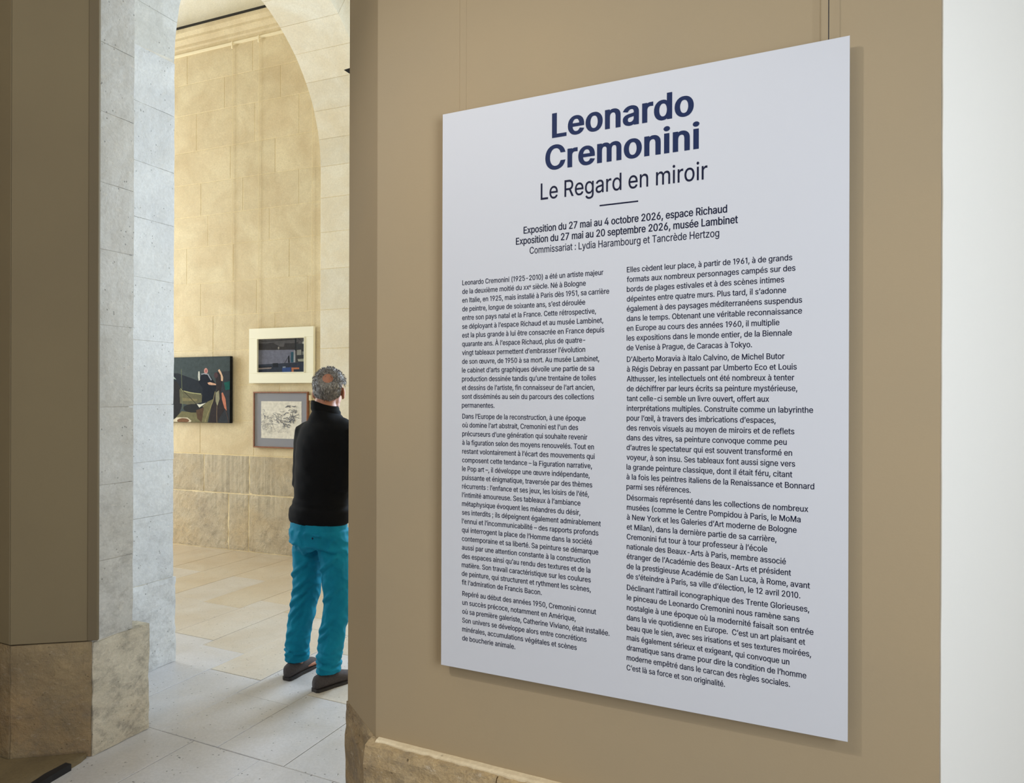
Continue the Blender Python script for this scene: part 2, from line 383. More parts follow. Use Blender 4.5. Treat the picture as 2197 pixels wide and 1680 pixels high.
# spandrel wall above the arch as the structure mesh
def spandrel():
    n = 28; lo = []
    for i in range(n+1):
        a = pi*i/n; lo.append((AR - (AR+.30)*cos(a), SPR + (AR+.30)*sin(a)))
    lo = [(-.30, SPR)] + lo[1:-1] + [(2*AR+.30, SPR)]
    vs = []; fs = []
    top = 7.55
    for t in (.01, AW-.01):
        for (s, h) in lo: vs.append(arch_pt(s, h, t))
        for (s, h) in lo: vs.append(arch_pt(s, top, t))
    L = len(lo)
    for i in range(L-1):
        fs += [(i, i+1, L+i+1, L+i), (2*L+i, 3*L+i, 3*L+i+1, 2*L+i+1), (i, 2*L+i, 2*L+i+1, i+1), (L+i, L+i+1, 3*L+i+1, 3*L+i)]
    fs += [(0, L, 3*L, 2*L), (L-1, 3*L-1, 4*L-1, 2*L-1)]
    return pyobj('wall_arch', vs, fs, M['arch'])
arch = struct(spandrel())
nv = 15
for i in range(nv):
    a0, a1 = pi*i/nv + .0012, pi*(i+1)/nv - .0012
    vs = []; K = 3
    for t in (0, AW):
        for rr in (AR, AR+.32):
            for k in range(K+1):
                a = a0 + (a1-a0)*k/K; r2 = rr + (R.uniform(-.001, .003) if rr == AR else 0)
                vs.append(arch_pt(AR - r2*cos(a), SPR + r2*sin(a), t))
    q = K+1; fs = []
    for k in range(K):
        fs += [(k, k+1, 2*q+k+1, 2*q+k), (q+k, 3*q+k, 3*q+k+1, q+k+1), (k, q+k, q+k+1, k+1), (2*q+k, 2*q+k+1, 3*q+k+1, 3*q+k)]
    fs += [(0, 2*q, 3*q, q), (K, q+K, 3*q+K, 2*q+K)]
    pyobj('voussoir', vs, fs, M['arch'], arch)
vs = [arch_pt(AR - (AR+.0035)*cos(pi*k/60), SPR + (AR+.0035)*sin(pi*k/60), t) for k in range(61) for t in (.004, AW-.004)] + [arch_pt(AR - (AR+.2)*cos(pi*k/60), SPR + (AR+.2)*sin(pi*k/60), t) for k in range(61) for t in (.004, AW-.004)]
fs = [(2*k, 2*k+1, 2*k+3, 2*k+2) for k in range(60)] + [(122+2*k, 122+2*k+2, 122+2*k+3, 122+2*k+1) for k in range(60)] + [(2*k, 2*k+2, 122+2*k+2, 122+2*k) for k in range(60)] + [(2*k+1, 122+2*k+1, 122+2*k+3, 2*k+3) for k in range(60)]
pyobj('mortar_bed', vs, fs, M['mortar'], arch)
fbox('mortar_bed', AB + FN*(-.003), FD, FN, .003, AW-.003, 0, SPR, .2, M['mortar'], arch)
h = 0.0; hs = [0, .55, .95, 1.32, 1.70, 2.06, 2.43, 2.82, 3.17, 3.50, 3.80]
for a, b in zip(hs[:-1], hs[1:]):
    bm = bmesh.new(); frame_box(bm, AB + FN*R.uniform(-.001, .002), FD, FN, 0, AW, a+.0015, b-.0015, .30, .003); obj('pier_stone', bm, M['arch'], arch)
    bm = bmesh.new(); frame_box(bm, AB + FN*(2*AR), FD, -FN, 0, AW, a+.0015, b-.0015, .30, .003); obj('pier_stone', bm, M['arch'], arch)

# ------------------------------------------------------------------ doorway wall: left side
NW = 1.873                               # face of the near wall
EL, EL2 = -2.905, -3.50                  # left reveals (near part, far part behind the rebate)
GA, GB = 2.352, 3.0
left = prism('wall_left', [P(EL+.0005, 2.085), P(EL+.0005, 2.24), P(EL-.10, 2.25), P(-3.47, 2.30), P(EL2+.0005, 2.36), P(EL2+.0005, GB-.012), P(-4.0, GB-.012), P(-9.3, GB-.012), P(-9.3, 1.90), P(-3.20, 1.885), P(-3.17, 1.885)], -.02, 7.6, M['pier_mortar'])
struct(left)
# first reveal: stones of the near part
def reveal(e0, g0, g1, cuts, m, plinth_g1, seed, jut=.0):
    for i, (a, b) in enumerate(zip(cuts[:-1], cuts[1:])):
        low = i < 1
        ge = plinth_g1 if low else g1
        nm = 'plinth_stone' if low else 'pier_stone'
        bm = rough_block(P(e0 + (.010 if low else .0055), 0), D2, D1, g0+.001, ge, a+.0006, b-.0006, .09, .028, .006 if low else .0035, .008 if low else .0022, seed+i, .012 if low else .0035)
        obj(nm, bm, (M['plinth_stone'] if e0 == EL else m) if low else m, left)
reveal(EL, 2.058, 2.262, [0.0, .508, .86, 1.2, 1.55, 1.92, 2.26, 2.56, 2.88, 3.19, 3.55, 3.95, 4.4], M['pier'], GA, 3.0)
reveal(EL2, 2.36, GB, [0.0, .515, .90, 1.22, 1.55, 1.92, 2.28, 2.62, 2.94, 3.28, 3.60], M['pier_far'], GB+.018, 40.0)
# back of the plinth of the first pier: closes its far end
fbox('plinth_stone', P(EL-.10, GA-.001), D1, D2, -.45, .095, 0, .505, .09, M['plinth_stone'], left, .004)
# splay on the left, painted boarding over a stone plinth
SA, SB = P(-3.165, NW - .01), P(EL, 2.052)
sd = (SB - SA).normalized(); sn = Vector((sd.y, -sd.x, 0)); L = (SB-SA).length
boards = [(0, L-.005, .515, 4.4)]
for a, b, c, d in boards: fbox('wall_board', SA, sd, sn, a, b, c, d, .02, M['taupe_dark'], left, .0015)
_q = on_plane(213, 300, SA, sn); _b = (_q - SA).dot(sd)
fbox('corner_bead', SA + sn*.006, sd, sn, L-.012, _b, .515, 4.4, .022, M['shaded_bead'], left, .003)  # darker taupe puts the edge's shade into the bead colour
obj('plinth_stone', rough_block(SA, sd, sn, .0, L+.004, .0, .51, .08, .03, .006, .008, 9, .006), M['brown_stone'], left)
# near face of the wall further left
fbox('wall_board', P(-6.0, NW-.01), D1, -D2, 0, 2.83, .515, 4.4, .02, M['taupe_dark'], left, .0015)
obj('plinth_stone', rough_block(P(-4.4, NW-.012), D1, -D2, 0, 1.23, 0, .51, .08, .05, .006, .008, 19, .006), M['brown_stone'], left)
# low brown step at the foot of the splay
st = prism('step', [P(-2.912, 2.04), P(-2.893, 2.0), P(-2.866, 1.84), P(-2.85, 1.5), P(-4.3, 1.45), P(-4.3, NW-.02), P(-3.17, NW-.02)], -.004, .022, M['dark_stone'], left)
st.name = 'stone_step'

# head of the doorway: near part lintel (out of frame), far part semicircular arch
EC, ER, HS = -2.18, 1.32, 3.60
ar = None
def dpt(r, a, g): return P(EC - r*cos(a), g, HS + r*sin(a))
nv = 17
head = prism('wall_doorway_head', [P(EL2, 2.07), P(-.70, 2.07), P(-.70, 2.33), P(EL2, 2.33)], 4.40, 7.6, M['pier_mortar']); struct(head)
for i in range(nv):
    a0, a1 = pi*i/nv + .001, pi*(i+1)/nv - .001
    vs = []; K = 5
    for g in (2.36, GB):
        for rr in (ER, ER+.34):
            for k in range(K+1):
                r2 = rr + (R.uniform(-.003, .004) if rr == ER else 0)
                vs.append(dpt(r2, a0 + (a1-a0)*k/K, g))
    q = K+1; fs = []
    for k in range(K):
        fs += [(k, k+1, 2*q+k+1, 2*q+k), (q+k, 3*q+k, 3*q+k+1, q+k+1), (k, q+k, q+k+1, k+1), (2*q+k, 2*q+k+1, 3*q+k+1, 3*q+k)]
    fs += [(0, 2*q, 3*q, q), (K, q+K, 3*q+K, 2*q+K)]
    pyobj('voussoir', vs, fs, M['pier'], head)
vs = [dpt(ER+.0035 + x, pi*k/60, g) for x in (0, .2) for k in range(61) for g in (2.37, GB-.004)]
fs = [(2*k, 2*k+1, 2*k+3, 2*k+2) for k in range(60)] + [(122+2*k, 122+2*k+2, 122+2*k+3, 122+2*k+1) for k in range(60)] + [(2*k, 2*k+2, 122+2*k+2, 122+2*k) for k in range(60)] + [(2*k+1, 122+2*k+1, 122+2*k+3, 2*k+3) for k in range(60)]
pyobj('mortar_bed', vs, fs, M['pier_mortar'], head)
# wall above the far arch
lo = [(-ER-.34, 0)] + [(-(ER+.33)*cos(pi*i/20), (ER+.33)*sin(pi*i/20)) for i in range(1, 20)] + [(ER+.34, 0)]
vs = []; fs = []
for g in (2.35, GB-.01):
    for (s, hh) in lo: vs.append(P(EC+s, g, HS+hh))
    for (s, hh) in lo: vs.append(P(EC+s, g, 7.6))
Ln = len(lo)
for i in range(Ln-1): fs += [(i, i+1, Ln+i+1, Ln+i), (2*Ln+i, 3*Ln+i, 3*Ln+i+1, 2*Ln+i+1), (i, 2*Ln+i, 2*Ln+i+1, i+1), (Ln+i, Ln+i+1, 3*Ln+i+1, 3*Ln+i)]
fs += [(0, Ln, 3*Ln, 2*Ln), (Ln-1, 3*Ln-1, 4*Ln-1, 2*Ln-1)]
pyobj('wall_masonry', vs, fs, M['pier_mortar'], head)

# ------------------------------------------------------------------ near wall with the sign
EC0, EC1, EJ, GJ = -1.271, .254, -1.510, 2.050
# chamfered pier core (stands between two doorways)
RX = Vector((cos(.20), sin(.20), 0))                         # splay beyond the right arris
p_r0 = P(EC1, NW); p_r1 = p_r0 + RX*.32
near = prism('wall_near', [P(EC0, NW+.02), P(EC1-.002, NW+.02), p_r0 + RX*.005 + D2*.02, p_r1 + D2*.02, p_r1 + D2*.3, P(.72, 2.34), P(.30, 2.34), P(.30, GB-.01), P(-.86, GB-.01), P(-.86, 2.35), P(EJ-.008, 2.35), P(EJ-.008, GJ+.01)], 0, 7.6, M['taupe']); struct(near)
def en(px): p = on_plane(px, 850, P(0, NW), D2); return p.dot(D1)
seams = [EC0, EC1]
for a, b in ((en(984.5), en(998.5)), (en(1757.5), en(1759.8))): fbox('cover_strip', P(0, NW) - D2*.0012, D1, -D2, a, b, 2.0, 4.4, .004, M['taupe'], near, .0006)
for i, (a, b) in enumerate(zip(seams[:-1], seams[1:])):
    fbox('wall_board', P(0, NW) - D2*(.0004 if i == 1 else 0), D1, -D2, a+.0001, b-.0001, .508, 4.4, .018, M['taupe'], near, .0005)
cd_ = (P(EC0, NW) - P(EJ, GJ)).normalized(); cn = Vector((cd_.y, -cd_.x, 0)); CL = (P(EC0, NW) - P(EJ, GJ)).length
fbox('chamfer_board', P(EJ, GJ), cd_, cn, .006, CL-.0006, .508, 4.4, .018, M['taupe'], near, .0012)
fbox('corner_bead', P(EJ, GJ), (-D2*.9 + D1*-.1).normalized()*-1, D1*-1, 0, .30, .508, 4.4, .008, M['taupe'], near, .001)
# stone plinth with a worn front arris that stands proud of the boarding
def plinth_run(o, d, n, s0, s1, seed, jut, cut):
    up = Vector((0, 0, 1)); nx = int((s1-s0)/.012); rows = [0, .06, .12, .18, .24, .30, .35, .39, .42, .445, .465, .48, .492, .50]
    cols = []
    bm = bmesh.new()
    for i in range(nx+1):
        s = s0 + (s1-s0)*i/nx; c = []
        for hh in rows:
            p = o + d*s + up*hh
            w = max(0, (hh-.478)/.022)
            k = jut*(1 - .10*w*w) + .010*noise.noise(p*Vector((9, 9, 24)) + Vector((seed, 0, 0))) - .009*abs(noise.noise(p*Vector((17, 17, 60)))) + .002
            k -= .010*w*abs(noise.noise(p*16 + Vector((seed, 3, 0))))
            c.append(bm.verts.new(o + d*s + up*hh + n*max(k, .002)))
        c.append(bm.verts.new(o + d*s + up*(.508 + .001*noise.noise(Vector((s*30, seed, 0)))) + n*(jut*.30)))
        c.append(bm.verts.new(o + d*s + up*.5085 - n*.016)); c.append(bm.verts.new(o + d*s - n*.016))
        cols.append(c)
    for i in range(nx):
        for j in range(len(cols[0])-1): bm.faces.new((cols[i][j], cols[i+1][j], cols[i+1][j+1], cols[i][j+1]))
        bm.faces.new((cols[i][-1], cols[i+1][-1], cols[i+1][0], cols[i][0]))
    bm.faces.new(cols[0]); bm.faces.new(cols[-1][::-1])
    return obj('plinth_stone', bm, M['near_stone'], near)
for a, b, sd_ in ((EC0-.016, en(1012)+.10, 1), (en(1012)+.104, -.30, 2), (-.296, EC1, 3)):
    plinth_run(P(0, NW), D1, -D2, a, b, sd_*7.7, .042, 0)
# pale strip on the ledge: cleaner stone, with light from above put into its colour
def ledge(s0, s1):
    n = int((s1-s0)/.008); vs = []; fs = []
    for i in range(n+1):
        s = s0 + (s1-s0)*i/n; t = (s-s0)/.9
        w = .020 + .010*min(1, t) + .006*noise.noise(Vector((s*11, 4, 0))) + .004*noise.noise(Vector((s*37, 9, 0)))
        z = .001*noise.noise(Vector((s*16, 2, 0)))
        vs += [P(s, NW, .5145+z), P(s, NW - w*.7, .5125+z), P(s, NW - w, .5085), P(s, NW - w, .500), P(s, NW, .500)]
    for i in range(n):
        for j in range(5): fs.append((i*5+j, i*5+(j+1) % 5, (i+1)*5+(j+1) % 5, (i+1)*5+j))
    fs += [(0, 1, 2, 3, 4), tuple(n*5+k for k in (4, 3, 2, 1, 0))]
    return pyobj('lit_ledge_strip', vs, fs, M['ledge'], near)
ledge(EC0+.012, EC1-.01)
plinth_run(P(EJ, GJ), cd_, cn, -.012, CL+.012, 31.0, .006, 0)
plinth_run(p_r0, RX, Vector((RX.y, -RX.x, 0)), 0.0, .32, 55.0, .03, 0)
# pale splay beyond the right arris, wavering plaster edge
bm = bmesh.new(); snr = Vector((RX.y, -RX.x, 0)); n = 150; rows = []
for i in range(n+1):
    z = .508 + (4.4-.508)*i/n
    j = .0022*noise.noise(Vector((z*1.7, 3, 0))) + .0012*noise.noise(Vector((z*9, 1, 0)))
    rows.append([bm.verts.new(p_r0 + RX*(.002+j) - snr*.012 + Vector((0, 0, z))), bm.verts.new(p_r0 + RX*(.0035+j) + snr*.001 + Vector((0, 0, z))), bm.verts.new(p_r1 + snr*.001 + Vector((0, 0, z))), bm.verts.new(p_r1 - snr*.012 + Vector((0, 0, z)))])
for i in range(n):
    for j in range(3): bm.faces.new((rows[i][j], rows[i][j+1], rows[i+1][j+1], rows[i+1][j]))
obj('plaster_splay', bm, M['cream_paint'], near)

# rest of the near room
rc = prism('ceiling_near_room', [P(-4.4, -3.2), P(2.5, -3.2), P(2.5, 3.0), P(-4.4, 2.3)], 4.41, 4.55, M['cream_paint']); struct(rc)
struct(fbox('wall_rear', P(-4.4, -3.2), D1, D2, 0, 6.9, -.02, 4.4, .2, M['taupe']))
struct(fbox('wall_near_left', P(-4.4, -3.2), D2, D1, 0, 5.05, -.02, 4.4, .2, M['taupe']))
wr = struct(fbox('wall_right', P(1.8, -3.2), D2, -D1, 0, 2.0, -.02, 4.4, .2, M['taupe']))
for a, b, c, d in ((2.0, 3.7, -.02, .85), (2.0, 3.7, 3.05, 4.4), (3.7, 6.2, -.02, 4.4)):
    fbox('wall_section', P(1.8, -3.2), D2, -D1, a, b, c, d, .2, M['taupe'], wr)
window('window_3', P(1.86, -3.2), D2, -D1, 2.0, 3.7, .85, 3.05)
struct(fbox('wall_right_return', P(1.10, 2.2), D1, -D2, 0, .7, -.02, 4.4, .2, M['taupe']))

# ------------------------------------------------------------------ lettering: outlines of a plain grotesque (advance, contours as x, y, x, y ...)
OUTLINES = {
    "'": (206, [[78, 318, 70, 509, 136, 509, 128, 318]]),
    '(': (273, [[89, 207, 92, 264, 105, 344, 125, 422, 153, 494, 177, 539, 236, 539, 204, 466, 174, 370, 156, 276, 151, 207, 158, 130, 172, 67, 195, -1, 236, -96, 177, -96, 150, -46, 128, 4, 105, 80, 95, 131]]),
    ')': (273, [[37, -96, 79, 0, 102, 69, 116, 132, 122, 207, 117, 276, 99, 370, 69, 466, 37, 539, 97, 539, 113, 510, 135, 459, 154, 403, 169, 344, 179, 283, 183, 244, 184, 207, 182, 156, 174, 104, 153, 28, 123, -47, 97, -96]]),
    ',': (188, [[38, -119, 68, 71, 137, 71, 84, -119]]),
    '-': (453, [[337, 244, 337, 188, 114, 188, 114, 244]]),
    '.': (188, [[95, -4, 78, -1, 63, 9, 53, 24, 50, 41, 53, 59, 63, 73, 78, 83, 95, 87, 113, 83, 128, 73, 138, 59, 141, 41, 138, 24, 128, 9, 113, -1]]),
    '0': (453, [[227, -7, 191, -3, 158, 7, 130, 24, 105, 48, 95, 62, 85, 77, 69, 113, 57, 155, 50, 202, 48, 254, 50, 306, 57, 353, 69, 395, 85, 431, 95, 447, 118, 473, 130, 484, 159, 502, 191, 512, 227, 516, 262, 512, 295, 502, 323, 484, 348, 461, 358, 447, 368, 431, 384, 395, 396, 353, 403, 306, 405, 254, 403, 202, 396, 155, 384, 113, 377, 95, 359, 62, 348, 48, 323, 24, 295, 7, 263, -3], [227, 50, 250, 52, 271, 60, 290, 74, 313, 103, 330, 144, 338, 176, 342, 213, 344, 254, 342, 295, 338, 332, 330, 365, 313, 405, 290, 435, 271, 449, 250, 457, 227, 460, 203, 457, 182, 449, 163, 435, 140, 405, 123, 365, 115, 332, 111, 295, 109, 254, 111, 213, 115, 176, 123, 144, 140, 103, 163, 74, 182, 60, 203, 52]]),
    '1': (300, [[226, 509, 226, 0, 162, 0, 162, 448, 159, 448, 56, 378, 56, 442, 150, 509]]),
    '2': (453, [[64, 0, 64, 47, 282, 282, 299, 305, 311, 327, 316, 341, 320, 364, 317, 397, 308, 419, 287, 441, 258, 455, 233, 459, 205, 458, 188, 454, 165, 443, 148, 427, 135, 406, 128, 381, 127, 362, 66, 362, 68, 391, 80, 430, 94, 453, 111, 473, 143, 496, 168, 507, 196, 513, 240, 515, 268, 511, 294, 502, 317, 490, 337, 474, 354, 456, 367, 434, 376, 411, 380, 386, 380, 354, 374, 327, 357, 290, 327, 247, 281, 195, 153, 60, 153, 57, 389, 57, 389, 0]]),
    '3': (453, [[218, -7, 188, -5, 146, 5, 120, 16, 98, 30, 70, 57, 57, 79, 48, 104, 44, 132, 109, 132, 115, 107, 122, 93, 132, 81, 158, 63, 191, 52, 229, 50, 258, 55, 291, 69, 309, 86, 319, 100, 325, 116, 329, 145, 323, 180, 316, 196, 306, 211, 284, 229, 254, 241, 216, 247, 157, 248, 157, 299, 288, 448, 288, 452, 70, 452, 70, 509, 372, 509, 372, 461, 211, 278, 211, 289, 247, 290, 279, 286, 321, 269, 354, 244, 371, 222, 387, 186, 393, 145, 387, 103, 377, 78, 362, 55, 344, 36, 321, 19, 295, 7, 266, -2]]),
    '4': (453, [[40, 105, 40, 158, 247, 509, 311, 509, 109, 166, 109, 163, 413, 163, 413, 105], [282, 0, 282, 318, 343, 318, 343, 0]]),
    '5': (453, [[221, -7, 192, -5, 165, 1, 140, 11, 108, 32, 83, 60, 71, 82, 63, 105, 60, 130, 122, 130, 127, 108, 134, 95, 148, 78, 166, 64, 188, 54, 204, 51, 231, 50, 250, 53, 268, 60, 284, 69, 298, 82, 314, 104, 322, 122, 326, 141, 327, 173, 324, 193, 314, 221, 297, 244, 275, 262, 248, 273, 218, 277, 184, 273, 152, 262, 128, 246, 67, 253, 96, 509, 366, 509, 366, 452, 151, 452, 134, 301, 170, 322, 212, 333, 252, 332, 294, 321, 330, 299, 358, 269, 379, 231, 388, 199, 391, 163, 385, 117, 376, 89, 352, 52, 321, 23, 296, 8, 253, -4]]),
    '6': (453, [[226, -7, 182, -1, 155, 8, 130, 22, 100, 51, 78, 87, 69, 115, 64, 162, 68, 199, 75, 226, 86, 253, 112, 302, 252, 509, 322, 509, 151, 261, 145, 261, 157, 279, 174, 295, 196, 307, 214, 312, 235, 314, 265, 312, 291, 305, 316, 295, 337, 280, 355, 262, 375, 228, 387, 187, 389, 157, 387, 127, 379, 98, 368, 73, 352, 50, 333, 30, 310, 14, 284, 3, 257, -4], [226, 48, 245, 50, 263, 55, 279, 63, 299, 79, 314, 101, 322, 119, 327, 157, 322, 196, 314, 213, 299, 235, 279, 251, 263, 259, 245, 264, 226, 265, 207, 264, 190, 259, 174, 252, 153, 235, 138, 214, 131, 197, 125, 158, 131, 119, 138, 102, 153, 79, 174, 63, 190, 55, 207, 50]]),
    '7': (453, [[97, 0, 323, 448, 323, 452, 62, 452, 62, 509, 391, 509, 391, 449, 165, 0]]),
    '8': (453, [[226, -7, 193, -5, 163, 1, 136, 11, 101, 33, 74, 62, 62, 84, 54, 109, 52, 135, 58, 176, 65, 195, 81, 220, 101, 241, 117, 252, 134, 260, 153, 265, 153, 267, 129, 276, 109, 289, 93, 308, 80, 330, 73, 354, 70, 380, 73, 405, 79, 429, 98, 460, 114, 477, 134, 492, 158, 503, 184, 511, 226, 516, 269, 511, 294, 503, 317, 492, 337, 477, 354, 460, 373, 429, 379, 405, 382, 380, 379, 354, 372, 330, 359, 308, 343, 289, 323, 276, 300, 267, 300, 265, 335, 252, 351, 241, 372, 220, 387, 195, 395, 176, 401, 135, 398, 109, 391, 84, 378, 62, 352, 33, 317, 11, 289, 1, 259, -5], [226, 49, 267, 54, 285, 60, 307, 74, 323, 91, 331, 106, 335, 121, 337, 139, 335, 157, 330, 173, 322, 189, 305, 208, 283, 223, 265, 230, 226, 235, 187, 230, 169, 223, 147, 208, 130, 189, 122, 173, 117, 157, 115, 139, 117, 121, 121, 106, 129, 91, 145, 74, 167, 60, 185, 54], [226, 290, 260, 294, 274, 300, 293, 313, 307, 330, 314, 344, 319, 376, 314, 407, 308, 420, 294, 437, 275, 449, 260, 455, 226, 460, 192, 455, 177, 449, 159, 437, 145, 420, 138, 407, 133, 376, 138, 344, 145, 330, 159, 313, 178, 300, 193, 294]]),
    '9': (453, [[226, 516, 256, 513, 298, 501, 322, 486, 352, 458, 374, 421, 384, 393, 389, 347, 385, 309, 378, 283, 367, 256, 340, 207, 200, 0, 130, 0, 301, 248, 307, 248, 295, 229, 278, 214, 257, 202, 238, 196, 218, 195, 188, 197, 161, 203, 137, 214, 116, 229, 98, 247, 77, 281, 66, 321, 64, 352, 66, 382, 73, 411, 85, 436, 101, 459, 120, 479, 143, 494, 168, 506, 196, 513], [226, 460, 207, 459, 190, 454, 174, 446, 154, 429, 138, 407, 131, 390, 125, 352, 131, 313, 138, 295, 154, 274, 174, 257, 190, 250, 207, 245, 226, 243, 245, 245, 263, 249, 279, 257, 299, 273, 314, 295, 322, 312, 327, 350, 322, 390, 314, 407, 299, 429, 279, 446, 263, 454, 245, 459]]),
    ':': (188, [[95, -4, 78, -1, 63, 9, 53, 24, 50, 41, 53, 59, 63, 73, 78, 83, 95, 87, 113, 83, 128, 73, 138, 59, 141, 41, 138, 24, 128, 9, 113, -1], [95, 271, 78, 274, 63, 284, 53, 299, 50, 316, 53, 334, 63, 349, 78, 359, 95, 362, 113, 359, 128, 349, 138, 334, 141, 316, 138, 299, 128, 284, 113, 274]]),
    ';': (188, [[38, -119, 68, 71, 137, 71, 84, -119], [103, 271, 86, 274, 71, 284, 61, 299, 58, 316, 61, 334, 71, 349, 86, 359, 103, 362, 121, 359, 136, 349, 146, 334, 149, 316, 146, 299, 136, 284, 121, 274]]),
    'A': (480, [[16, 0, 201, 509, 276, 509, 463, 0, 395, 0, 280, 323, 232, 478, 245, 478, 222, 402, 191, 302, 85, 0], [110, 142, 110, 199, 370, 199, 370, 142]]),
    'B': (456, [[60, 0, 60, 509, 258, 508, 289, 504, 329, 491, 359, 469, 381, 442, 394, 410, 398, 386, 398, 363, 390, 327, 373, 301, 350, 282, 315, 267, 315, 262, 347, 254, 371, 240, 391, 220, 407, 194, 416, 161, 417, 124, 410, 88, 400, 67, 386, 48, 357, 24, 331, 12, 301, 4, 247, 0], [125, 57, 264, 58, 296, 63, 320, 73, 330, 80, 344, 96, 355, 126, 354, 153, 342, 184, 327, 203, 313, 213, 297, 222, 279, 228, 248, 231, 125, 231], [125, 285, 247, 286, 273, 290, 295, 300, 319, 320, 333, 348, 336, 364, 335, 383, 326, 412, 304, 436, 294, 442, 270, 449, 240, 452, 125, 452]]),
    'C': (510, [[267, -7, 225, -3, 186, 7, 150, 25, 134, 36, 104, 63, 92, 79, 70, 115, 53, 157, 44, 203, 40, 254, 44, 305, 53, 352, 70, 393, 80, 412, 104, 445, 119, 459, 150, 484, 186, 501, 225, 512, 267, 516, 305, 513, 340, 504, 373, 490, 402, 471, 427, 447, 448, 418, 463, 385, 473, 348, 408, 348, 394, 388, 380, 407, 363, 424, 330, 444, 308, 451, 284, 455, 237, 453, 196, 439, 161, 414, 133, 378, 113, 332, 106, 295, 104, 233, 109, 194, 119, 160, 133, 130, 161, 94, 184, 76, 223, 59, 252, 54, 284, 54, 315, 60, 351, 76, 375, 96, 397, 128, 408, 160, 473, 160, 463, 124, 448, 91, 428, 62, 402, 38, 373, 19, 341, 5, 305, -4]]),
    'D': (502, [[219, 0, 96, 0, 96, 57, 215, 57, 254, 60, 304, 73, 318, 81, 343, 99, 363, 122, 372, 135, 385, 164, 394, 198, 399, 235, 399, 275, 390, 329, 372, 375, 354, 399, 332, 420, 306, 435, 275, 446, 240, 451, 93, 452, 93, 509, 250, 508, 294, 501, 334, 488, 369, 467, 399, 441, 412, 426, 433, 391, 442, 372, 455, 329, 461, 281, 462, 255, 461, 229, 455, 181, 442, 138, 433, 119, 411, 83, 398, 68, 368, 42, 332, 21, 291, 8, 244, 1], [125, 509, 125, 0, 60, 0, 60, 509]]),
    'E': (419, [[60, 0, 60, 509, 372, 509, 372, 452, 125, 452, 125, 286, 355, 286, 355, 229, 125, 229, 125, 57, 375, 57, 375, 0]]),
    'F': (410, [[60, 0, 60, 509, 369, 509, 369, 452, 125, 452, 125, 278, 346, 278, 346, 221, 125, 221, 125, 0]]),
    'G': (520, [[269, -7, 225, -3, 185, 7, 149, 25, 133, 36, 104, 64, 91, 79, 69, 116, 53, 157, 43, 203, 40, 254, 43, 305, 53, 352, 69, 393, 79, 412, 103, 445, 133, 472, 166, 493, 184, 501, 223, 512, 265, 516, 304, 513, 340, 504, 374, 489, 403, 469, 429, 445, 449, 416, 465, 384, 474, 349, 408, 349, 391, 386, 368, 417, 337, 439, 308, 451, 274, 456, 236, 453, 196, 440, 171, 424, 141, 392, 125, 364, 113, 332, 104, 275, 106, 213, 113, 177, 125, 145, 151, 105, 184, 76, 210, 63, 238, 56, 283, 53, 309, 57, 333, 66, 355, 78, 374, 93, 396, 123, 410, 160, 415, 202, 434, 199, 283, 199, 283, 256, 478, 256, 477, 180, 471, 141, 459, 107, 451, 91, 431, 62, 406, 38, 392, 28, 360, 11, 308, -4]]),
    'H': (517, [[60, 0, 60, 509, 125, 509, 125, 289, 392, 289, 392, 509, 457, 509, 457, 0, 392, 0, 392, 232, 125, 232, 125, 0]]),
    'I': (186, [[61, 0, 61, 509, 126, 509, 126, 0]]),
    'J': (396, [[185, -7, 143, -2, 106, 11, 75, 33, 63, 47, 52, 63, 38, 100, 34, 122, 33, 173, 98, 173, 98, 130, 104, 104, 108, 93, 122, 74, 130, 67, 149, 56, 172, 51, 209, 53, 230, 61, 248, 74, 261, 93, 269, 117, 271, 130, 272, 509, 336, 509, 336, 145, 332, 100, 318, 63, 307, 47, 279, 21, 263, 11, 227, -2]]),
    'K': (467, [[104, 145, 104, 216, 181, 310, 364, 509, 448, 509, 231, 276, 228, 276], [60, 0, 60, 509, 125, 509, 125, 0], [372, 0, 188, 259, 228, 309, 449, 0]]),
    'L': (393, [[60, 0, 60, 509, 125, 509, 125, 57, 361, 57, 361, 0]]),
    'M': (628, [[60, 0, 60, 509, 152, 509, 277, 187, 322, 49, 307, 49, 342, 158, 476, 509, 568, 509, 568, 0, 504, 0, 504, 327, 507, 457, 513, 457, 467, 322, 342, 0, 286, 0, 170, 291, 112, 457, 119, 457, 120, 416, 122, 0]]),
    'N': (523, [[60, 0, 60, 509, 136, 509, 359, 157, 414, 55, 405, 54, 399, 157, 399, 509, 463, 509, 463, 0, 387, 0, 168, 346, 108, 452, 119, 454, 125, 291, 125, 0]]),
    'O': (533, [[267, -7, 225, -3, 186, 7, 150, 25, 134, 36, 105, 63, 80, 96, 70, 115, 53, 157, 44, 203, 40, 254, 44, 305, 53, 352, 70, 393, 80, 412, 105, 445, 119, 459, 150, 484, 186, 501, 225, 512, 267, 516, 309, 512, 348, 501, 384, 484, 400, 472, 429, 445, 442, 429, 464, 393, 480, 352, 490, 305, 493, 254, 490, 203, 480, 157, 464, 115, 442, 79, 429, 63, 400, 36, 366, 15, 348, 7, 309, -3], [267, 53, 310, 59, 337, 69, 361, 84, 383, 105, 408, 144, 420, 176, 428, 213, 430, 254, 428, 295, 420, 332, 408, 365, 383, 404, 361, 424, 337, 440, 310, 450, 267, 456, 223, 450, 197, 440, 172, 424, 151, 404, 125, 364, 113, 332, 106, 295, 103, 254, 106, 213, 113, 176, 125, 144, 151, 105, 172, 84, 197, 69, 223, 59]]),
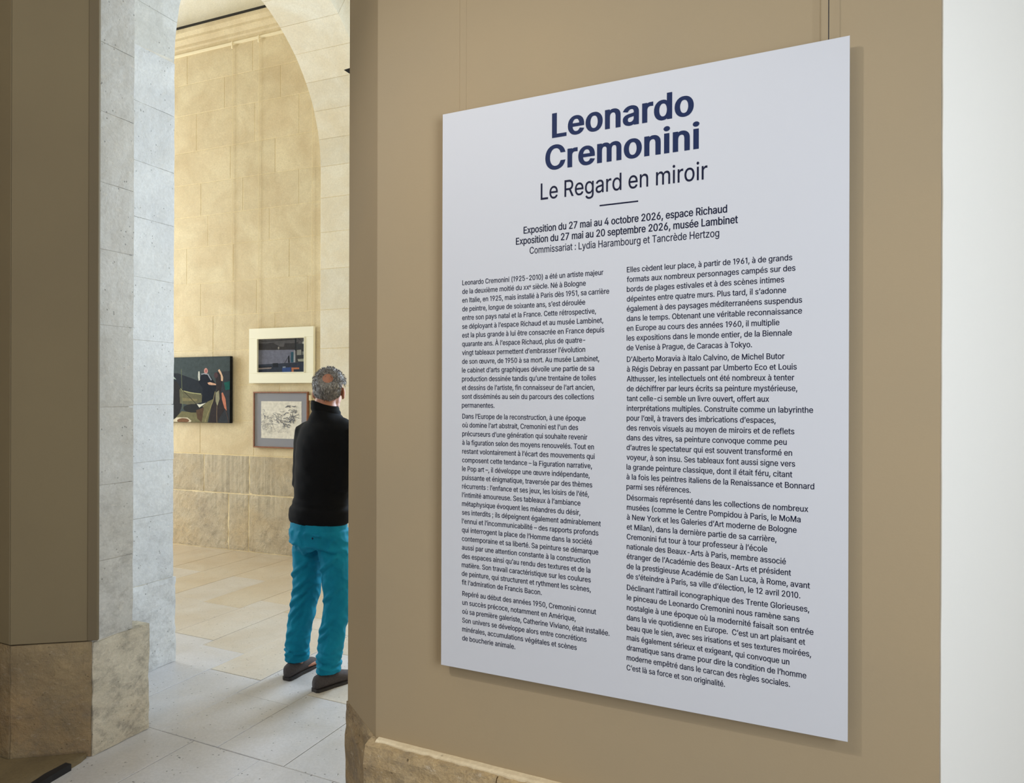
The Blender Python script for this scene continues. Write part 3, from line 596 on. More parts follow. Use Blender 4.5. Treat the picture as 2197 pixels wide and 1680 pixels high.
    'P': (445, [[60, 0, 60, 509, 254, 508, 289, 503, 332, 487, 366, 462, 383, 441, 396, 417, 404, 391, 408, 363, 408, 333, 404, 304, 396, 278, 383, 254, 356, 223, 319, 201, 272, 188, 235, 186, 109, 186, 109, 242, 245, 243, 279, 248, 305, 261, 318, 272, 329, 286, 337, 302, 343, 328, 344, 357, 342, 376, 329, 409, 318, 423, 305, 434, 288, 443, 268, 449, 232, 452, 125, 452, 125, 0]]),
    'Q': (533, [[245, 159, 313, 159, 468, -48, 401, -48], [267, -7, 225, -3, 186, 7, 150, 25, 134, 36, 105, 63, 80, 96, 70, 115, 53, 157, 44, 203, 40, 254, 44, 305, 53, 352, 70, 393, 80, 412, 105, 445, 119, 459, 150, 484, 186, 501, 225, 512, 267, 516, 309, 512, 348, 501, 384, 484, 400, 472, 429, 445, 442, 429, 464, 393, 480, 352, 490, 305, 493, 254, 490, 203, 480, 157, 464, 115, 442, 79, 429, 63, 400, 36, 366, 15, 348, 7, 309, -3], [267, 53, 310, 59, 337, 69, 361, 84, 383, 105, 408, 144, 420, 176, 428, 213, 430, 254, 428, 295, 420, 332, 408, 365, 383, 404, 361, 424, 337, 440, 310, 450, 267, 456, 223, 450, 197, 440, 172, 424, 151, 404, 125, 364, 113, 332, 106, 295, 103, 254, 106, 213, 113, 176, 125, 144, 151, 105, 172, 84, 197, 69, 223, 59]]),
    'R': (449, [[60, 0, 60, 509, 255, 508, 290, 504, 333, 489, 367, 465, 384, 444, 396, 421, 407, 381, 409, 352, 407, 323, 401, 296, 390, 271, 367, 240, 333, 217, 289, 203, 236, 198, 96, 198, 96, 255, 246, 255, 289, 263, 306, 271, 325, 287, 337, 308, 344, 333, 344, 371, 337, 397, 330, 412, 319, 425, 298, 440, 279, 446, 246, 452, 125, 452, 125, 0], [353, 0, 230, 229, 303, 229, 428, 0]]),
    'S': (447, [[224, -9, 188, -7, 156, -1, 128, 9, 91, 31, 72, 50, 51, 83, 42, 109, 38, 137, 104, 137, 108, 118, 114, 102, 123, 88, 136, 76, 166, 59, 204, 50, 246, 50, 286, 60, 317, 79, 329, 92, 338, 106, 345, 130, 344, 154, 336, 174, 322, 189, 303, 201, 280, 211, 163, 246, 112, 269, 86, 289, 76, 301, 60, 326, 56, 341, 52, 372, 58, 413, 68, 437, 92, 468, 113, 484, 151, 503, 195, 514, 227, 516, 259, 514, 289, 508, 316, 498, 351, 476, 377, 449, 390, 427, 398, 403, 401, 378, 337, 378, 335, 390, 326, 412, 312, 430, 291, 444, 254, 456, 225, 459, 204, 457, 185, 454, 159, 444, 139, 430, 129, 418, 118, 398, 115, 383, 117, 359, 122, 345, 136, 328, 162, 311, 198, 297, 303, 267, 336, 252, 359, 238, 384, 213, 399, 189, 407, 161, 408, 139, 406, 112, 393, 75, 379, 53, 360, 34, 323, 11, 294, 0, 261, -7]]),
    'T': (449, [[32, 452, 32, 509, 417, 509, 417, 452, 257, 452, 257, 0, 193, 0, 193, 452]]),
    'U': (517, [[259, -8, 203, -2, 169, 8, 140, 24, 103, 55, 85, 80, 71, 108, 63, 140, 60, 173, 60, 509, 124, 509, 124, 178, 126, 155, 136, 123, 147, 104, 160, 87, 187, 68, 220, 56, 259, 52, 298, 56, 331, 68, 357, 87, 371, 104, 381, 123, 391, 155, 393, 178, 393, 509, 457, 509, 457, 173, 454, 140, 446, 108, 433, 80, 414, 55, 378, 24, 348, 8, 315, -2]]),
    'V': (480, [[204, 0, 16, 509, 84, 509, 199, 187, 248, 31, 235, 31, 257, 107, 395, 509, 463, 509, 278, 0]]),
    'W': (686, [[155, 0, 16, 509, 82, 509, 170, 171, 197, 40, 189, 40, 209, 137, 306, 509, 380, 509, 468, 171, 497, 40, 488, 40, 504, 120, 603, 509, 670, 509, 530, 0, 455, 0, 362, 345, 336, 475, 350, 475, 330, 371, 230, 0]]),
    'X': (474, [[18, 0, 217, 284, 217, 236, 29, 509, 104, 509, 200, 367, 243, 292, 232, 292, 258, 339, 374, 509, 446, 509, 259, 239, 259, 287, 456, 0, 382, 0, 268, 165, 230, 231, 244, 231, 222, 191, 91, 0]]),
    'Y': (472, [[203, 0, 203, 208, 16, 509, 91, 509, 208, 318, 231, 274, 250, 230, 224, 230, 242, 275, 280, 344, 381, 509, 455, 509, 268, 208, 268, 0]]),
    'Z': (438, [[42, 0, 42, 46, 306, 431, 341, 476, 348, 454, 254, 452, 40, 452, 40, 509, 397, 509, 397, 462, 134, 81, 97, 33, 90, 54, 183, 57, 399, 57, 399, 0]]),
    'a': (389, [[160, -9, 126, -5, 94, 5, 76, 15, 54, 36, 38, 63, 32, 84, 31, 118, 36, 146, 43, 161, 58, 179, 78, 193, 100, 203, 143, 214, 241, 228, 265, 235, 271, 240, 275, 250, 275, 272, 269, 291, 256, 311, 240, 322, 220, 329, 196, 331, 163, 327, 137, 316, 114, 296, 100, 274, 41, 291, 57, 322, 71, 339, 87, 352, 114, 368, 143, 378, 173, 383, 201, 384, 231, 381, 263, 372, 293, 355, 317, 329, 330, 301, 335, 278, 337, 251, 337, 0, 277, 0, 277, 52, 272, 52, 252, 25, 229, 8, 199, -4], [170, 45, 202, 49, 220, 55, 242, 68, 259, 86, 267, 100, 274, 122, 276, 190, 267, 184, 246, 179, 141, 161, 117, 150, 100, 135, 95, 124, 92, 105, 94, 87, 102, 72, 114, 61, 130, 52, 149, 47]]),
    'b': (424, [[229, -8, 198, -5, 180, 0, 165, 8, 142, 26, 118, 59, 112, 59, 112, 0, 53, 0, 53, 509, 114, 509, 114, 319, 118, 319, 147, 355, 179, 376, 218, 384, 259, 382, 300, 368, 335, 342, 362, 307, 376, 277, 388, 227, 390, 169, 381, 116, 363, 70, 336, 34, 301, 9, 274, -2], [220, 47, 242, 49, 262, 55, 279, 66, 301, 88, 311, 106, 320, 128, 325, 151, 328, 189, 325, 227, 320, 250, 312, 271, 301, 290, 280, 311, 262, 322, 243, 328, 220, 330, 198, 328, 178, 322, 161, 312, 140, 291, 129, 273, 121, 252, 116, 229, 113, 189, 114, 162, 121, 126, 130, 105, 140, 86, 162, 65, 179, 55, 198, 49]]),
    'c': (396, [[207, -8, 174, -5, 144, 3, 117, 16, 82, 46, 56, 85, 44, 116, 37, 150, 34, 187, 37, 225, 44, 260, 56, 291, 82, 330, 117, 360, 144, 374, 174, 382, 207, 384, 234, 383, 260, 377, 284, 368, 305, 356, 324, 341, 340, 322, 353, 301, 362, 277, 303, 262, 293, 285, 274, 308, 252, 321, 226, 329, 207, 330, 184, 328, 163, 321, 145, 310, 124, 287, 113, 269, 105, 247, 98, 212, 97, 175, 99, 151, 108, 117, 118, 97, 137, 73, 154, 60, 173, 51, 207, 46, 243, 52, 271, 66, 292, 89, 304, 117, 363, 102, 354, 78, 341, 56, 325, 37, 306, 21, 285, 9, 261, -1, 235, -6]]),
    'd': (424, [[195, -8, 165, -6, 124, 9, 89, 34, 62, 70, 43, 116, 35, 169, 36, 227, 48, 277, 62, 307, 89, 342, 124, 368, 165, 382, 207, 384, 245, 376, 278, 355, 306, 319, 311, 319, 311, 509, 372, 509, 372, 0, 313, 0, 313, 59, 307, 59, 282, 26, 259, 8, 245, 0, 227, -5], [205, 47, 226, 49, 246, 55, 263, 65, 284, 86, 295, 105, 303, 126, 310, 162, 312, 189, 310, 216, 303, 252, 295, 273, 284, 291, 263, 312, 246, 322, 227, 328, 205, 330, 182, 328, 162, 322, 145, 311, 124, 290, 113, 271, 105, 250, 99, 227, 96, 189, 99, 151, 105, 128, 113, 106, 124, 88, 145, 66, 162, 55, 182, 49]]),
    'e': (404, [[212, -8, 177, -5, 145, 3, 117, 16, 82, 46, 56, 85, 44, 116, 37, 150, 34, 187, 36, 224, 44, 258, 55, 290, 81, 329, 115, 359, 142, 373, 172, 382, 205, 384, 246, 380, 275, 370, 303, 355, 327, 333, 347, 305, 361, 269, 370, 227, 371, 194, 371, 169, 75, 169, 75, 221, 338, 221, 310, 202, 304, 248, 298, 269, 288, 286, 277, 301, 263, 314, 237, 326, 205, 330, 173, 326, 146, 313, 125, 294, 109, 270, 99, 241, 96, 221, 96, 164, 100, 139, 106, 116, 116, 97, 135, 73, 151, 61, 169, 53, 190, 48, 220, 46, 254, 53, 276, 65, 294, 82, 306, 105, 365, 91, 358, 72, 348, 55, 335, 39, 311, 19, 283, 4, 261, -3]]),
    'f': (254, [[228, 379, 228, 327, 6, 327, 6, 379], [81, 0, 81, 432, 84, 461, 91, 478, 101, 493, 113, 505, 135, 519, 161, 527, 178, 530, 207, 529, 234, 524, 243, 521, 227, 468, 199, 474, 171, 470, 154, 460, 145, 443, 142, 419, 142, 0]]),
    'g': (425, [[207, -151, 156, -146, 114, -132, 97, -122, 76, -104, 51, -69, 101, -41, 131, -74, 148, -85, 169, -93, 197, -97, 222, -97, 249, -92, 272, -82, 291, -67, 298, -58, 308, -34, 311, -6, 311, 68, 306, 68, 287, 41, 272, 28, 252, 16, 227, 8, 195, 5, 165, 7, 125, 20, 101, 34, 80, 53, 63, 77, 43, 120, 36, 154, 34, 191, 36, 229, 43, 263, 55, 293, 80, 332, 112, 361, 138, 374, 181, 384, 207, 384, 237, 379, 253, 373, 273, 360, 288, 346, 308, 319, 313, 319, 313, 379, 372, 379, 372, -9, 367, -54, 350, -90, 334, -109, 314, -124, 291, -136, 265, -144, 237, -149], [205, 59, 227, 61, 246, 66, 264, 75, 285, 95, 300, 121, 307, 142, 312, 193, 309, 231, 304, 253, 296, 274, 285, 291, 264, 312, 247, 322, 227, 328, 205, 330, 182, 328, 163, 322, 145, 312, 124, 290, 113, 272, 105, 252, 99, 229, 96, 193, 99, 155, 105, 133, 113, 113, 124, 96, 145, 76, 163, 66, 183, 61]]),
    'h': (410, [[114, 227, 114, 0, 53, 0, 53, 509, 114, 509, 114, 287, 102, 287, 116, 319, 132, 344, 152, 362, 187, 379, 213, 384, 252, 383, 285, 373, 313, 356, 328, 340, 341, 321, 350, 298, 355, 271, 357, 240, 357, 0, 296, 0, 295, 249, 286, 286, 273, 304, 265, 312, 246, 323, 223, 328, 192, 328, 161, 317, 141, 303, 126, 283, 117, 257]]),
    'i': (167, [[53, 0, 53, 379, 114, 379, 114, 0], [84, 443, 67, 446, 54, 455, 44, 468, 41, 483, 44, 499, 54, 512, 67, 521, 84, 524, 100, 521, 114, 512, 123, 499, 126, 483, 123, 468, 114, 455, 100, 446]]),
    'j': (167, [[53, 379, 114, 379, 112, -52, 108, -72, 97, -98, 86, -113, 73, -124, 56, -133, 37, -139, -10, -143, -10, -87, 18, -85, 36, -76, 47, -61, 52, -38], [83, 443, 67, 446, 53, 455, 44, 468, 41, 483, 44, 499, 53, 512, 67, 521, 83, 524, 100, 521, 114, 512, 123, 499, 126, 483, 123, 468, 114, 455, 100, 446]]),
    'k': (381, [[110, 137, 110, 212, 121, 212, 284, 379, 360, 379, 184, 199, 177, 199], [53, 0, 53, 509, 114, 509, 114, 0], [294, 0, 148, 186, 191, 229, 372, 0]]),
    'l': (167, [[53, 0, 53, 524, 114, 524, 114, 0]]),
    'm': (610, [[53, 0, 53, 379, 112, 379, 112, 295, 108, 295, 122, 331, 144, 358, 172, 376, 195, 384, 211, 386, 233, 385, 257, 380, 268, 375, 287, 361, 303, 342, 314, 320, 321, 295, 312, 295, 322, 321, 343, 350, 372, 371, 407, 383, 448, 386, 478, 380, 497, 372, 514, 361, 535, 338, 550, 307, 556, 269, 557, 0, 496, 0, 496, 254, 493, 279, 485, 298, 473, 313, 447, 326, 419, 330, 395, 328, 368, 316, 349, 296, 338, 270, 335, 247, 335, 0, 274, 0, 274, 260, 272, 280, 265, 297, 246, 317, 220, 328, 199, 330, 171, 326, 145, 312, 126, 289, 117, 266, 114, 238, 114, 0]]),
    'n': (410, [[114, 227, 114, 0, 53, 0, 53, 379, 112, 379, 112, 287, 102, 287, 116, 319, 132, 344, 152, 362, 187, 379, 213, 384, 252, 383, 285, 373, 313, 356, 328, 340, 341, 321, 350, 298, 355, 271, 357, 240, 357, 0, 296, 0, 295, 249, 286, 286, 273, 304, 265, 312, 246, 323, 223, 328, 192, 328, 161, 317, 141, 303, 126, 283, 117, 257]]),
    'o': (415, [[207, -8, 174, -5, 144, 3, 117, 16, 82, 46, 56, 85, 44, 116, 37, 150, 34, 187, 37, 225, 44, 260, 56, 291, 82, 330, 117, 360, 144, 374, 174, 382, 207, 384, 241, 382, 271, 374, 299, 360, 333, 330, 359, 291, 371, 260, 379, 225, 381, 187, 379, 150, 371, 116, 359, 85, 333, 46, 299, 16, 271, 3, 241, -5], [207, 46, 231, 49, 252, 55, 270, 66, 285, 80, 298, 97, 311, 128, 318, 163, 319, 187, 316, 224, 311, 247, 298, 278, 285, 296, 270, 310, 252, 321, 231, 328, 207, 330, 184, 328, 163, 321, 145, 310, 130, 296, 118, 278, 105, 247, 99, 224, 96, 187, 98, 163, 105, 128, 118, 97, 130, 80, 145, 66, 163, 55, 184, 49]]),
    'p': (424, [[53, -143, 53, 379, 112, 379, 112, 319, 118, 319, 137, 346, 152, 360, 171, 373, 188, 379, 218, 384, 245, 384, 274, 378, 300, 368, 335, 342, 354, 320, 370, 293, 381, 261, 388, 227, 390, 169, 381, 116, 370, 84, 346, 45, 313, 16, 274, -2, 245, -8, 208, -7, 189, -3, 173, 4, 147, 21, 118, 59, 114, 59, 114, -143], [220, 47, 242, 49, 262, 55, 279, 66, 301, 88, 311, 106, 320, 128, 325, 151, 328, 189, 325, 227, 320, 250, 312, 271, 301, 290, 280, 311, 262, 322, 243, 328, 220, 330, 198, 328, 178, 322, 161, 312, 140, 291, 129, 273, 121, 252, 116, 229, 113, 189, 114, 162, 121, 126, 130, 105, 140, 86, 162, 65, 179, 55, 198, 49]]),
    'q': (424, [[372, -143, 311, -143, 311, 59, 306, 59, 277, 21, 252, 4, 236, -3, 217, -7, 180, -8, 137, 3, 111, 16, 79, 45, 55, 84, 39, 133, 35, 169, 36, 227, 43, 261, 55, 293, 70, 320, 89, 342, 124, 368, 151, 378, 180, 384, 207, 384, 237, 379, 253, 373, 272, 360, 287, 346, 307, 319, 313, 319, 313, 379, 372, 379], [205, 47, 226, 49, 246, 55, 263, 65, 284, 86, 295, 105, 303, 126, 310, 162, 312, 189, 310, 216, 303, 252, 295, 273, 284, 291, 263, 312, 246, 322, 227, 328, 205, 330, 182, 328, 162, 322, 145, 311, 124, 290, 113, 271, 105, 250, 99, 227, 96, 189, 99, 151, 105, 128, 113, 106, 124, 88, 145, 66, 162, 55, 182, 49]]),
    'r': (259, [[53, 0, 53, 379, 112, 379, 112, 321, 115, 321, 130, 347, 144, 361, 161, 373, 191, 383, 243, 384, 243, 322, 198, 325, 166, 318, 140, 301, 122, 277, 115, 254, 114, 237, 114, 0]]),
    's': (365, [[182, -8, 157, -7, 123, 0, 102, 8, 84, 18, 62, 38, 50, 54, 41, 73, 36, 94, 94, 107, 105, 79, 117, 66, 141, 52, 170, 46, 206, 47, 227, 53, 244, 62, 262, 81, 267, 95, 266, 115, 258, 131, 249, 140, 221, 153, 133, 174, 104, 186, 72, 208, 58, 227, 50, 249, 47, 274, 51, 305, 59, 323, 79, 347, 105, 365, 137, 378, 161, 383, 200, 384, 244, 376, 279, 358, 304, 332, 318, 308, 324, 290, 268, 277, 254, 304, 243, 316, 228, 325, 199, 332, 166, 331, 139, 322, 119, 305, 109, 285, 109, 270, 112, 258, 124, 243, 144, 232, 246, 205, 287, 187, 306, 171, 320, 153, 328, 131, 331, 107, 329, 85, 323, 65, 312, 47, 290, 24, 260, 6, 236, -2, 210, -7]]),
    't': (227, [[204, 379, 204, 327, 6, 327, 6, 379], [65, 471, 126, 471, 127, 83, 130, 70, 136, 61, 150, 53, 170, 50, 202, 54, 213, 2, 196, -2, 168, -4, 125, 2, 102, 14, 92, 21, 77, 41, 72, 52, 68, 64, 65, 93]]),
    'u': (410, [[182, -5, 158, -3, 135, 2, 106, 16, 89, 31, 75, 48, 60, 82, 54, 109, 53, 139, 53, 379, 114, 379, 114, 144, 116, 117, 124, 94, 130, 84, 145, 67, 164, 56, 200, 50, 234, 55, 256, 66, 274, 83, 287, 105, 295, 132, 296, 153, 296, 379, 357, 379, 357, 0, 298, 0, 298, 92, 307, 92, 301, 75, 286, 47, 267, 25, 234, 5, 209, -3]]),
    'v': (389, [[163, 0, 17, 379, 84, 379, 173, 132, 206, 21, 184, 21, 220, 144, 305, 379, 371, 379, 226, 0]]),
    'w': (567, [[138, 0, 23, 379, 87, 379, 147, 164, 175, 41, 165, 41, 179, 105, 252, 379, 316, 379, 375, 163, 402, 41, 391, 41, 402, 90, 430, 202, 480, 379, 545, 379, 429, 0, 368, 0, 319, 172, 277, 338, 291, 338, 258, 207, 199, 0]]),
    'x': (379, [[21, 0, 171, 218, 171, 171, 29, 379, 100, 379, 159, 287, 207, 206, 175, 206, 222, 287, 282, 379, 352, 379, 209, 169, 209, 214, 358, 0, 287, 0, 219, 103, 173, 182, 205, 182, 160, 103, 91, 0]]),
    'y': (389, [[47, -139, 61, -86, 99, -90, 113, -86, 126, -78, 138, -64, 145, -51, 163, -1, 17, 379, 84, 379, 173, 132, 206, 21, 184, 21, 220, 144, 305, 379, 371, 379, 204, -58, 187, -93, 165, -119, 153, -128, 132, -139, 109, -144, 91, -145, 69, -144]]),
    'z': (380, [[42, 0, 42, 46, 254, 320, 254, 323, 48, 323, 48, 379, 333, 379, 333, 331, 126, 60, 126, 56, 339, 56, 339, 0]]),
    'À': (480, [[16, 0, 201, 509, 276, 509, 463, 0, 395, 0, 280, 323, 232, 478, 245, 478, 222, 402, 191, 302, 85, 0], [110, 142, 110, 199, 370, 199, 370, 142], [216, 558, 150, 659, 218, 659, 266, 558]]),
    'à': (389, [[160, -9, 126, -5, 94, 5, 76, 15, 54, 36, 38, 63, 32, 84, 31, 118, 36, 146, 43, 161, 58, 179, 78, 193, 100, 203, 143, 214, 241, 228, 265, 235, 271, 240, 275, 250, 275, 272, 269, 291, 256, 311, 240, 322, 220, 329, 196, 331, 163, 327, 137, 316, 114, 296, 100, 274, 41, 291, 57, 322, 71, 339, 87, 352, 114, 368, 143, 378, 173, 383, 201, 384, 231, 381, 263, 372, 293, 355, 317, 329, 330, 301, 335, 278, 337, 251, 337, 0, 277, 0, 277, 52, 272, 52, 252, 25, 229, 8, 199, -4], [170, 45, 202, 49, 220, 55, 242, 68, 259, 86, 267, 100, 274, 122, 276, 190, 267, 184, 246, 179, 141, 161, 117, 150, 100, 135, 95, 124, 92, 105, 94, 87, 102, 72, 114, 61, 130, 52, 149, 47], [165, 429, 99, 529, 168, 529, 215, 429]]),
    'â': (389, [[160, -9, 126, -5, 94, 5, 76, 15, 54, 36, 38, 63, 32, 84, 31, 118, 36, 146, 43, 161, 58, 179, 78, 193, 100, 203, 143, 214, 241, 228, 265, 235, 271, 240, 275, 250, 275, 272, 269, 291, 256, 311, 240, 322, 220, 329, 196, 331, 163, 327, 137, 316, 114, 296, 100, 274, 41, 291, 57, 322, 71, 339, 87, 352, 114, 368, 143, 378, 173, 383, 201, 384, 231, 381, 263, 372, 293, 355, 317, 329, 330, 301, 335, 278, 337, 251, 337, 0, 277, 0, 277, 52, 272, 52, 252, 25, 229, 8, 199, -4], [170, 45, 202, 49, 220, 55, 242, 68, 259, 86, 267, 100, 274, 122, 276, 190, 267, 184, 246, 179, 141, 161, 117, 150, 100, 135, 95, 124, 92, 105, 94, 87, 102, 72, 114, 61, 130, 52, 149, 47], [140, 435, 80, 435, 80, 438, 160, 529, 218, 529, 299, 438, 299, 435, 238, 435, 189, 495]]),
    'è': (404, [[212, -8, 177, -5, 145, 3, 117, 16, 82, 46, 56, 85, 44, 116, 37, 150, 34, 187, 36, 224, 44, 258, 55, 290, 81, 329, 115, 359, 142, 373, 172, 382, 205, 384, 246, 380, 275, 370, 303, 355, 327, 333, 347, 305, 361, 269, 370, 227, 371, 194, 371, 169, 75, 169, 75, 221, 338, 221, 310, 202, 304, 248, 298, 269, 288, 286, 277, 301, 263, 314, 237, 326, 205, 330, 173, 326, 146, 313, 125, 294, 109, 270, 99, 241, 96, 221, 96, 164, 100, 139, 106, 116, 116, 97, 135, 73, 151, 61, 169, 53, 190, 48, 220, 46, 254, 53, 276, 65, 294, 82, 306, 105, 365, 91, 358, 72, 348, 55, 335, 39, 311, 19, 283, 4, 261, -3], [180, 429, 114, 529, 182, 529, 230, 429]]),
    'é': (404, [[212, -8, 177, -5, 145, 3, 117, 16, 82, 46, 56, 85, 44, 116, 37, 150, 34, 187, 36, 224, 44, 258, 55, 290, 81, 329, 115, 359, 142, 373, 172, 382, 205, 384, 246, 380, 275, 370, 303, 355, 327, 333, 347, 305, 361, 269, 370, 227, 371, 194, 371, 169, 75, 169, 75, 221, 338, 221, 310, 202, 304, 248, 298, 269, 288, 286, 277, 301, 263, 314, 237, 326, 205, 330, 173, 326, 146, 313, 125, 294, 109, 270, 99, 241, 96, 221, 96, 164, 100, 139, 106, 116, 116, 97, 135, 73, 151, 61, 169, 53, 190, 48, 220, 46, 254, 53, 276, 65, 294, 82, 306, 105, 365, 91, 358, 72, 348, 55, 335, 39, 311, 19, 283, 4, 261, -3], [177, 429, 225, 529, 293, 529, 227, 429]]),
    'ê': (404, [[212, -8, 177, -5, 145, 3, 117, 16, 82, 46, 56, 85, 44, 116, 37, 150, 34, 187, 36, 224, 44, 258, 55, 290, 81, 329, 115, 359, 142, 373, 172, 382, 205, 384, 246, 380, 275, 370, 303, 355, 327, 333, 347, 305, 361, 269, 370, 227, 371, 194, 371, 169, 75, 169, 75, 221, 338, 221, 310, 202, 304, 248, 298, 269, 288, 286, 277, 301, 263, 314, 237, 326, 205, 330, 173, 326, 146, 313, 125, 294, 109, 270, 99, 241, 96, 221, 96, 164, 100, 139, 106, 116, 116, 97, 135, 73, 151, 61, 169, 53, 190, 48, 220, 46, 254, 53, 276, 65, 294, 82, 306, 105, 365, 91, 358, 72, 348, 55, 335, 39, 311, 19, 283, 4, 261, -3], [155, 435, 95, 435, 95, 438, 175, 529, 233, 529, 313, 438, 313, 435, 252, 435, 204, 495]]),
    'ù': (410, [[182, -5, 158, -3, 135, 2, 106, 16, 89, 31, 75, 48, 60, 82, 54, 109, 53, 139, 53, 379, 114, 379, 114, 144, 116, 117, 124, 94, 130, 84, 145, 67, 164, 56, 200, 50, 234, 55, 256, 66, 274, 83, 287, 105, 295, 132, 296, 153, 296, 379, 357, 379, 357, 0, 298, 0, 298, 92, 307, 92, 301, 75, 286, 47, 267, 25, 234, 5, 209, -3], [181, 429, 115, 529, 183, 529, 231, 429]]),
    'œ': (694, [[207, -8, 174, -5, 144, 3, 117, 16, 82, 46, 56, 85, 44, 116, 37, 150, 34, 187, 37, 225, 44, 260, 56, 291, 82, 330, 117, 360, 144, 374, 174, 382, 207, 384, 241, 382, 271, 374, 299, 360, 333, 330, 359, 291, 371, 260, 379, 225, 381, 187, 379, 150, 371, 116, 359, 85, 333, 46, 299, 16, 271, 3, 241, -5], [207, 46, 231, 49, 252, 55, 270, 66, 285, 80, 298, 97, 311, 128, 318, 163, 319, 187, 316, 224, 311, 247, 298, 278, 285, 296, 270, 310, 252, 321, 231, 328, 207, 330, 184, 328, 163, 321, 145, 310, 130, 296, 118, 278, 105, 247, 99, 224, 96, 187, 98, 163, 105, 128, 118, 97, 130, 80, 145, 66, 163, 55, 184, 49], [502, -8, 466, -5, 435, 3, 406, 16, 371, 46, 345, 85, 333, 116, 326, 150, 324, 187, 326, 224, 333, 258, 345, 290, 370, 329, 405, 359, 432, 373, 462, 382, 495, 384, 535, 380, 565, 370, 592, 355, 616, 333, 636, 305, 651, 269, 657, 242, 661, 194, 661, 169, 364, 169, 364, 221, 628, 221, 599, 202, 594, 248, 587, 269, 578, 286, 566, 301, 552, 314, 526, 326, 495, 330, 463, 326, 436, 313, 414, 294, 398, 270, 389, 241, 386, 221, 386, 164, 389, 139, 396, 116, 405, 97, 424, 73, 441, 61, 459, 53, 479, 48, 509, 46, 543, 53, 565, 65, 583, 82, 595, 105, 654, 91, 647, 72, 637, 55, 625, 39, 601, 19, 572, 4, 550, -3]]),
    '–': (350, [[350, 244, 350, 188, 0, 188, 0, 244]]),
    '’': (177, [[52, 318, 82, 509, 151, 509, 98, 318]]),
    ' ': (188, []),
}
GLYPHS = {}
for key, (adv0, contours) in OUTLINES.items(): GLYPHS[key] = (adv0, [list(zip(q[::2], q[1::2])) for q in contours])
def _area(p): return sum(p[i][0]*p[(i+1) % len(p)][1] - p[(i+1) % len(p)][0]*p[i][1] for i in range(len(p)))/2
def _inside(pt, poly):
    x, y = pt; c = False
    for i in range(len(poly)):
        x0, y0 = poly[i]; x1, y1 = poly[i-1]
        if (y0 > y) != (y1 > y) and x < (x1-x0)*(y-y0)/(y1-y0)+x0: c = not c
    return c
def _wind(pt, poly):
    x, y = pt; w = 0
    for i in range(len(poly)):
        x0, y0 = poly[i-1]; x1, y1 = poly[i]
        if y0 <= y < y1 and (x1-x0)*(y-y0) - (x-x0)*(y1-y0) > 0: w += 1
        elif y1 <= y < y0 and (x1-x0)*(y-y0) - (x-x0)*(y1-y0) < 0: w -= 1
    return w
_cache = {}
def glyph(ch, w):
    """filled glyph with its stroke thickened by w units a side: list of (points, triangles)"""
    if (ch, w) in _cache: return _cache[(ch, w)]
    adv, polys = GLYPHS[ch]; polys = [[(float(x), float(y)) for x, y in p] for p in polys]
    if not polys: _cache[(ch, w)] = (adv, []); return _cache[(ch, w)]
    sg = 1 if _area(max(polys, key=lambda p: abs(_area(p)))) > 0 else -1
    out = []
    for p in polys:
        if sg < 0: p = p[::-1]                                   # outers ccw, holes cw
        n = len(p); r = []
        for i in range(n):
            a, b, c = Vector(p[i-1]), Vector(p[i]), Vector(p[(i+1) % n])
            d1 = (b-a).normalized(); d2 = (c-b).normalized()
            n1 = Vector((d1.y, -d1.x)); n2 = Vector((d2.y, -d2.x)); m = n1+n2
            if m.length < .3: m = n1
            m.normalize(); k = w / max(.45, m.dot(n1)); q = b + Vector((m.x*k, m.y*k*(.45 if w > 5 else 1))); r.append((q.x, q.y))
        out.append(r)
    pts = [Vector(q) for l in out for q in l]; ed = []; o0 = 0
    for l in out: ed += [(o0+k, o0+(k+1) % len(l)) for k in range(len(l))]; o0 += len(l)
    cv, ce, cf = delaunay_2d_cdt(pts, ed, [], 0, 1e-4)[:3]
    keep = []
    for f in cf:
        c = (sum(cv[k].x for k in f)/len(f), sum(cv[k].y for k in f)/len(f))
        if sum(_wind(c, l) for l in out) > 0: keep.append(tuple(f))
    groups = [([Vector((v.x, v.y, 0)) for v in cv], keep)]
    _cache[(ch, w)] = (adv, groups); return _cache[(ch, w)]

GP = 1.8385                                # plane of the sign's face
def pn(px, py): p = on_plane(px, py, P(0, GP), D2); return p.dot(D1), p.z
def text_line(vs, fs, s, e0, z, cap, e1=None, w=4, xs=None, ew=0):
    """set one line from e0 on baseline z; e1 is where its ink ends"""
    k = cap / 509.0; items = []; x = 0.0; i = 0; first = None; last = 0
    while i < len(s):
        ch = s[i]; sc, rise = 1.0, 0.0
        if ch == '^': i += 1; ch = s[i]; sc, rise = .6, 190.0
        adv, gr = glyph(ch, w)
        for pts, tris in gr:
            items.append((x, sc, rise, pts, tris))
            xs_ = [p.x*sc + x for p in pts]; first = min(xs_) if first is None else min(first, min(xs_)); last = max(last, max(xs_))
        x += (adv + ew)*sc; i += 1
    nat = (last-first)*k
    sx_ = (e1-e0)/nat if e1 is not None else (xs or 1.0)
    for x, sc, rise, pts, tris in items:
        b = len(vs)
        for p in pts: vs.append(P(e0 + ((p.x*sc + x - first)*k)*sx_, GP - .0005, z + (p.y*sc + rise)*k))
        fs.extend([tuple(b + t for t in tr) for tr in tris])
    return sx_

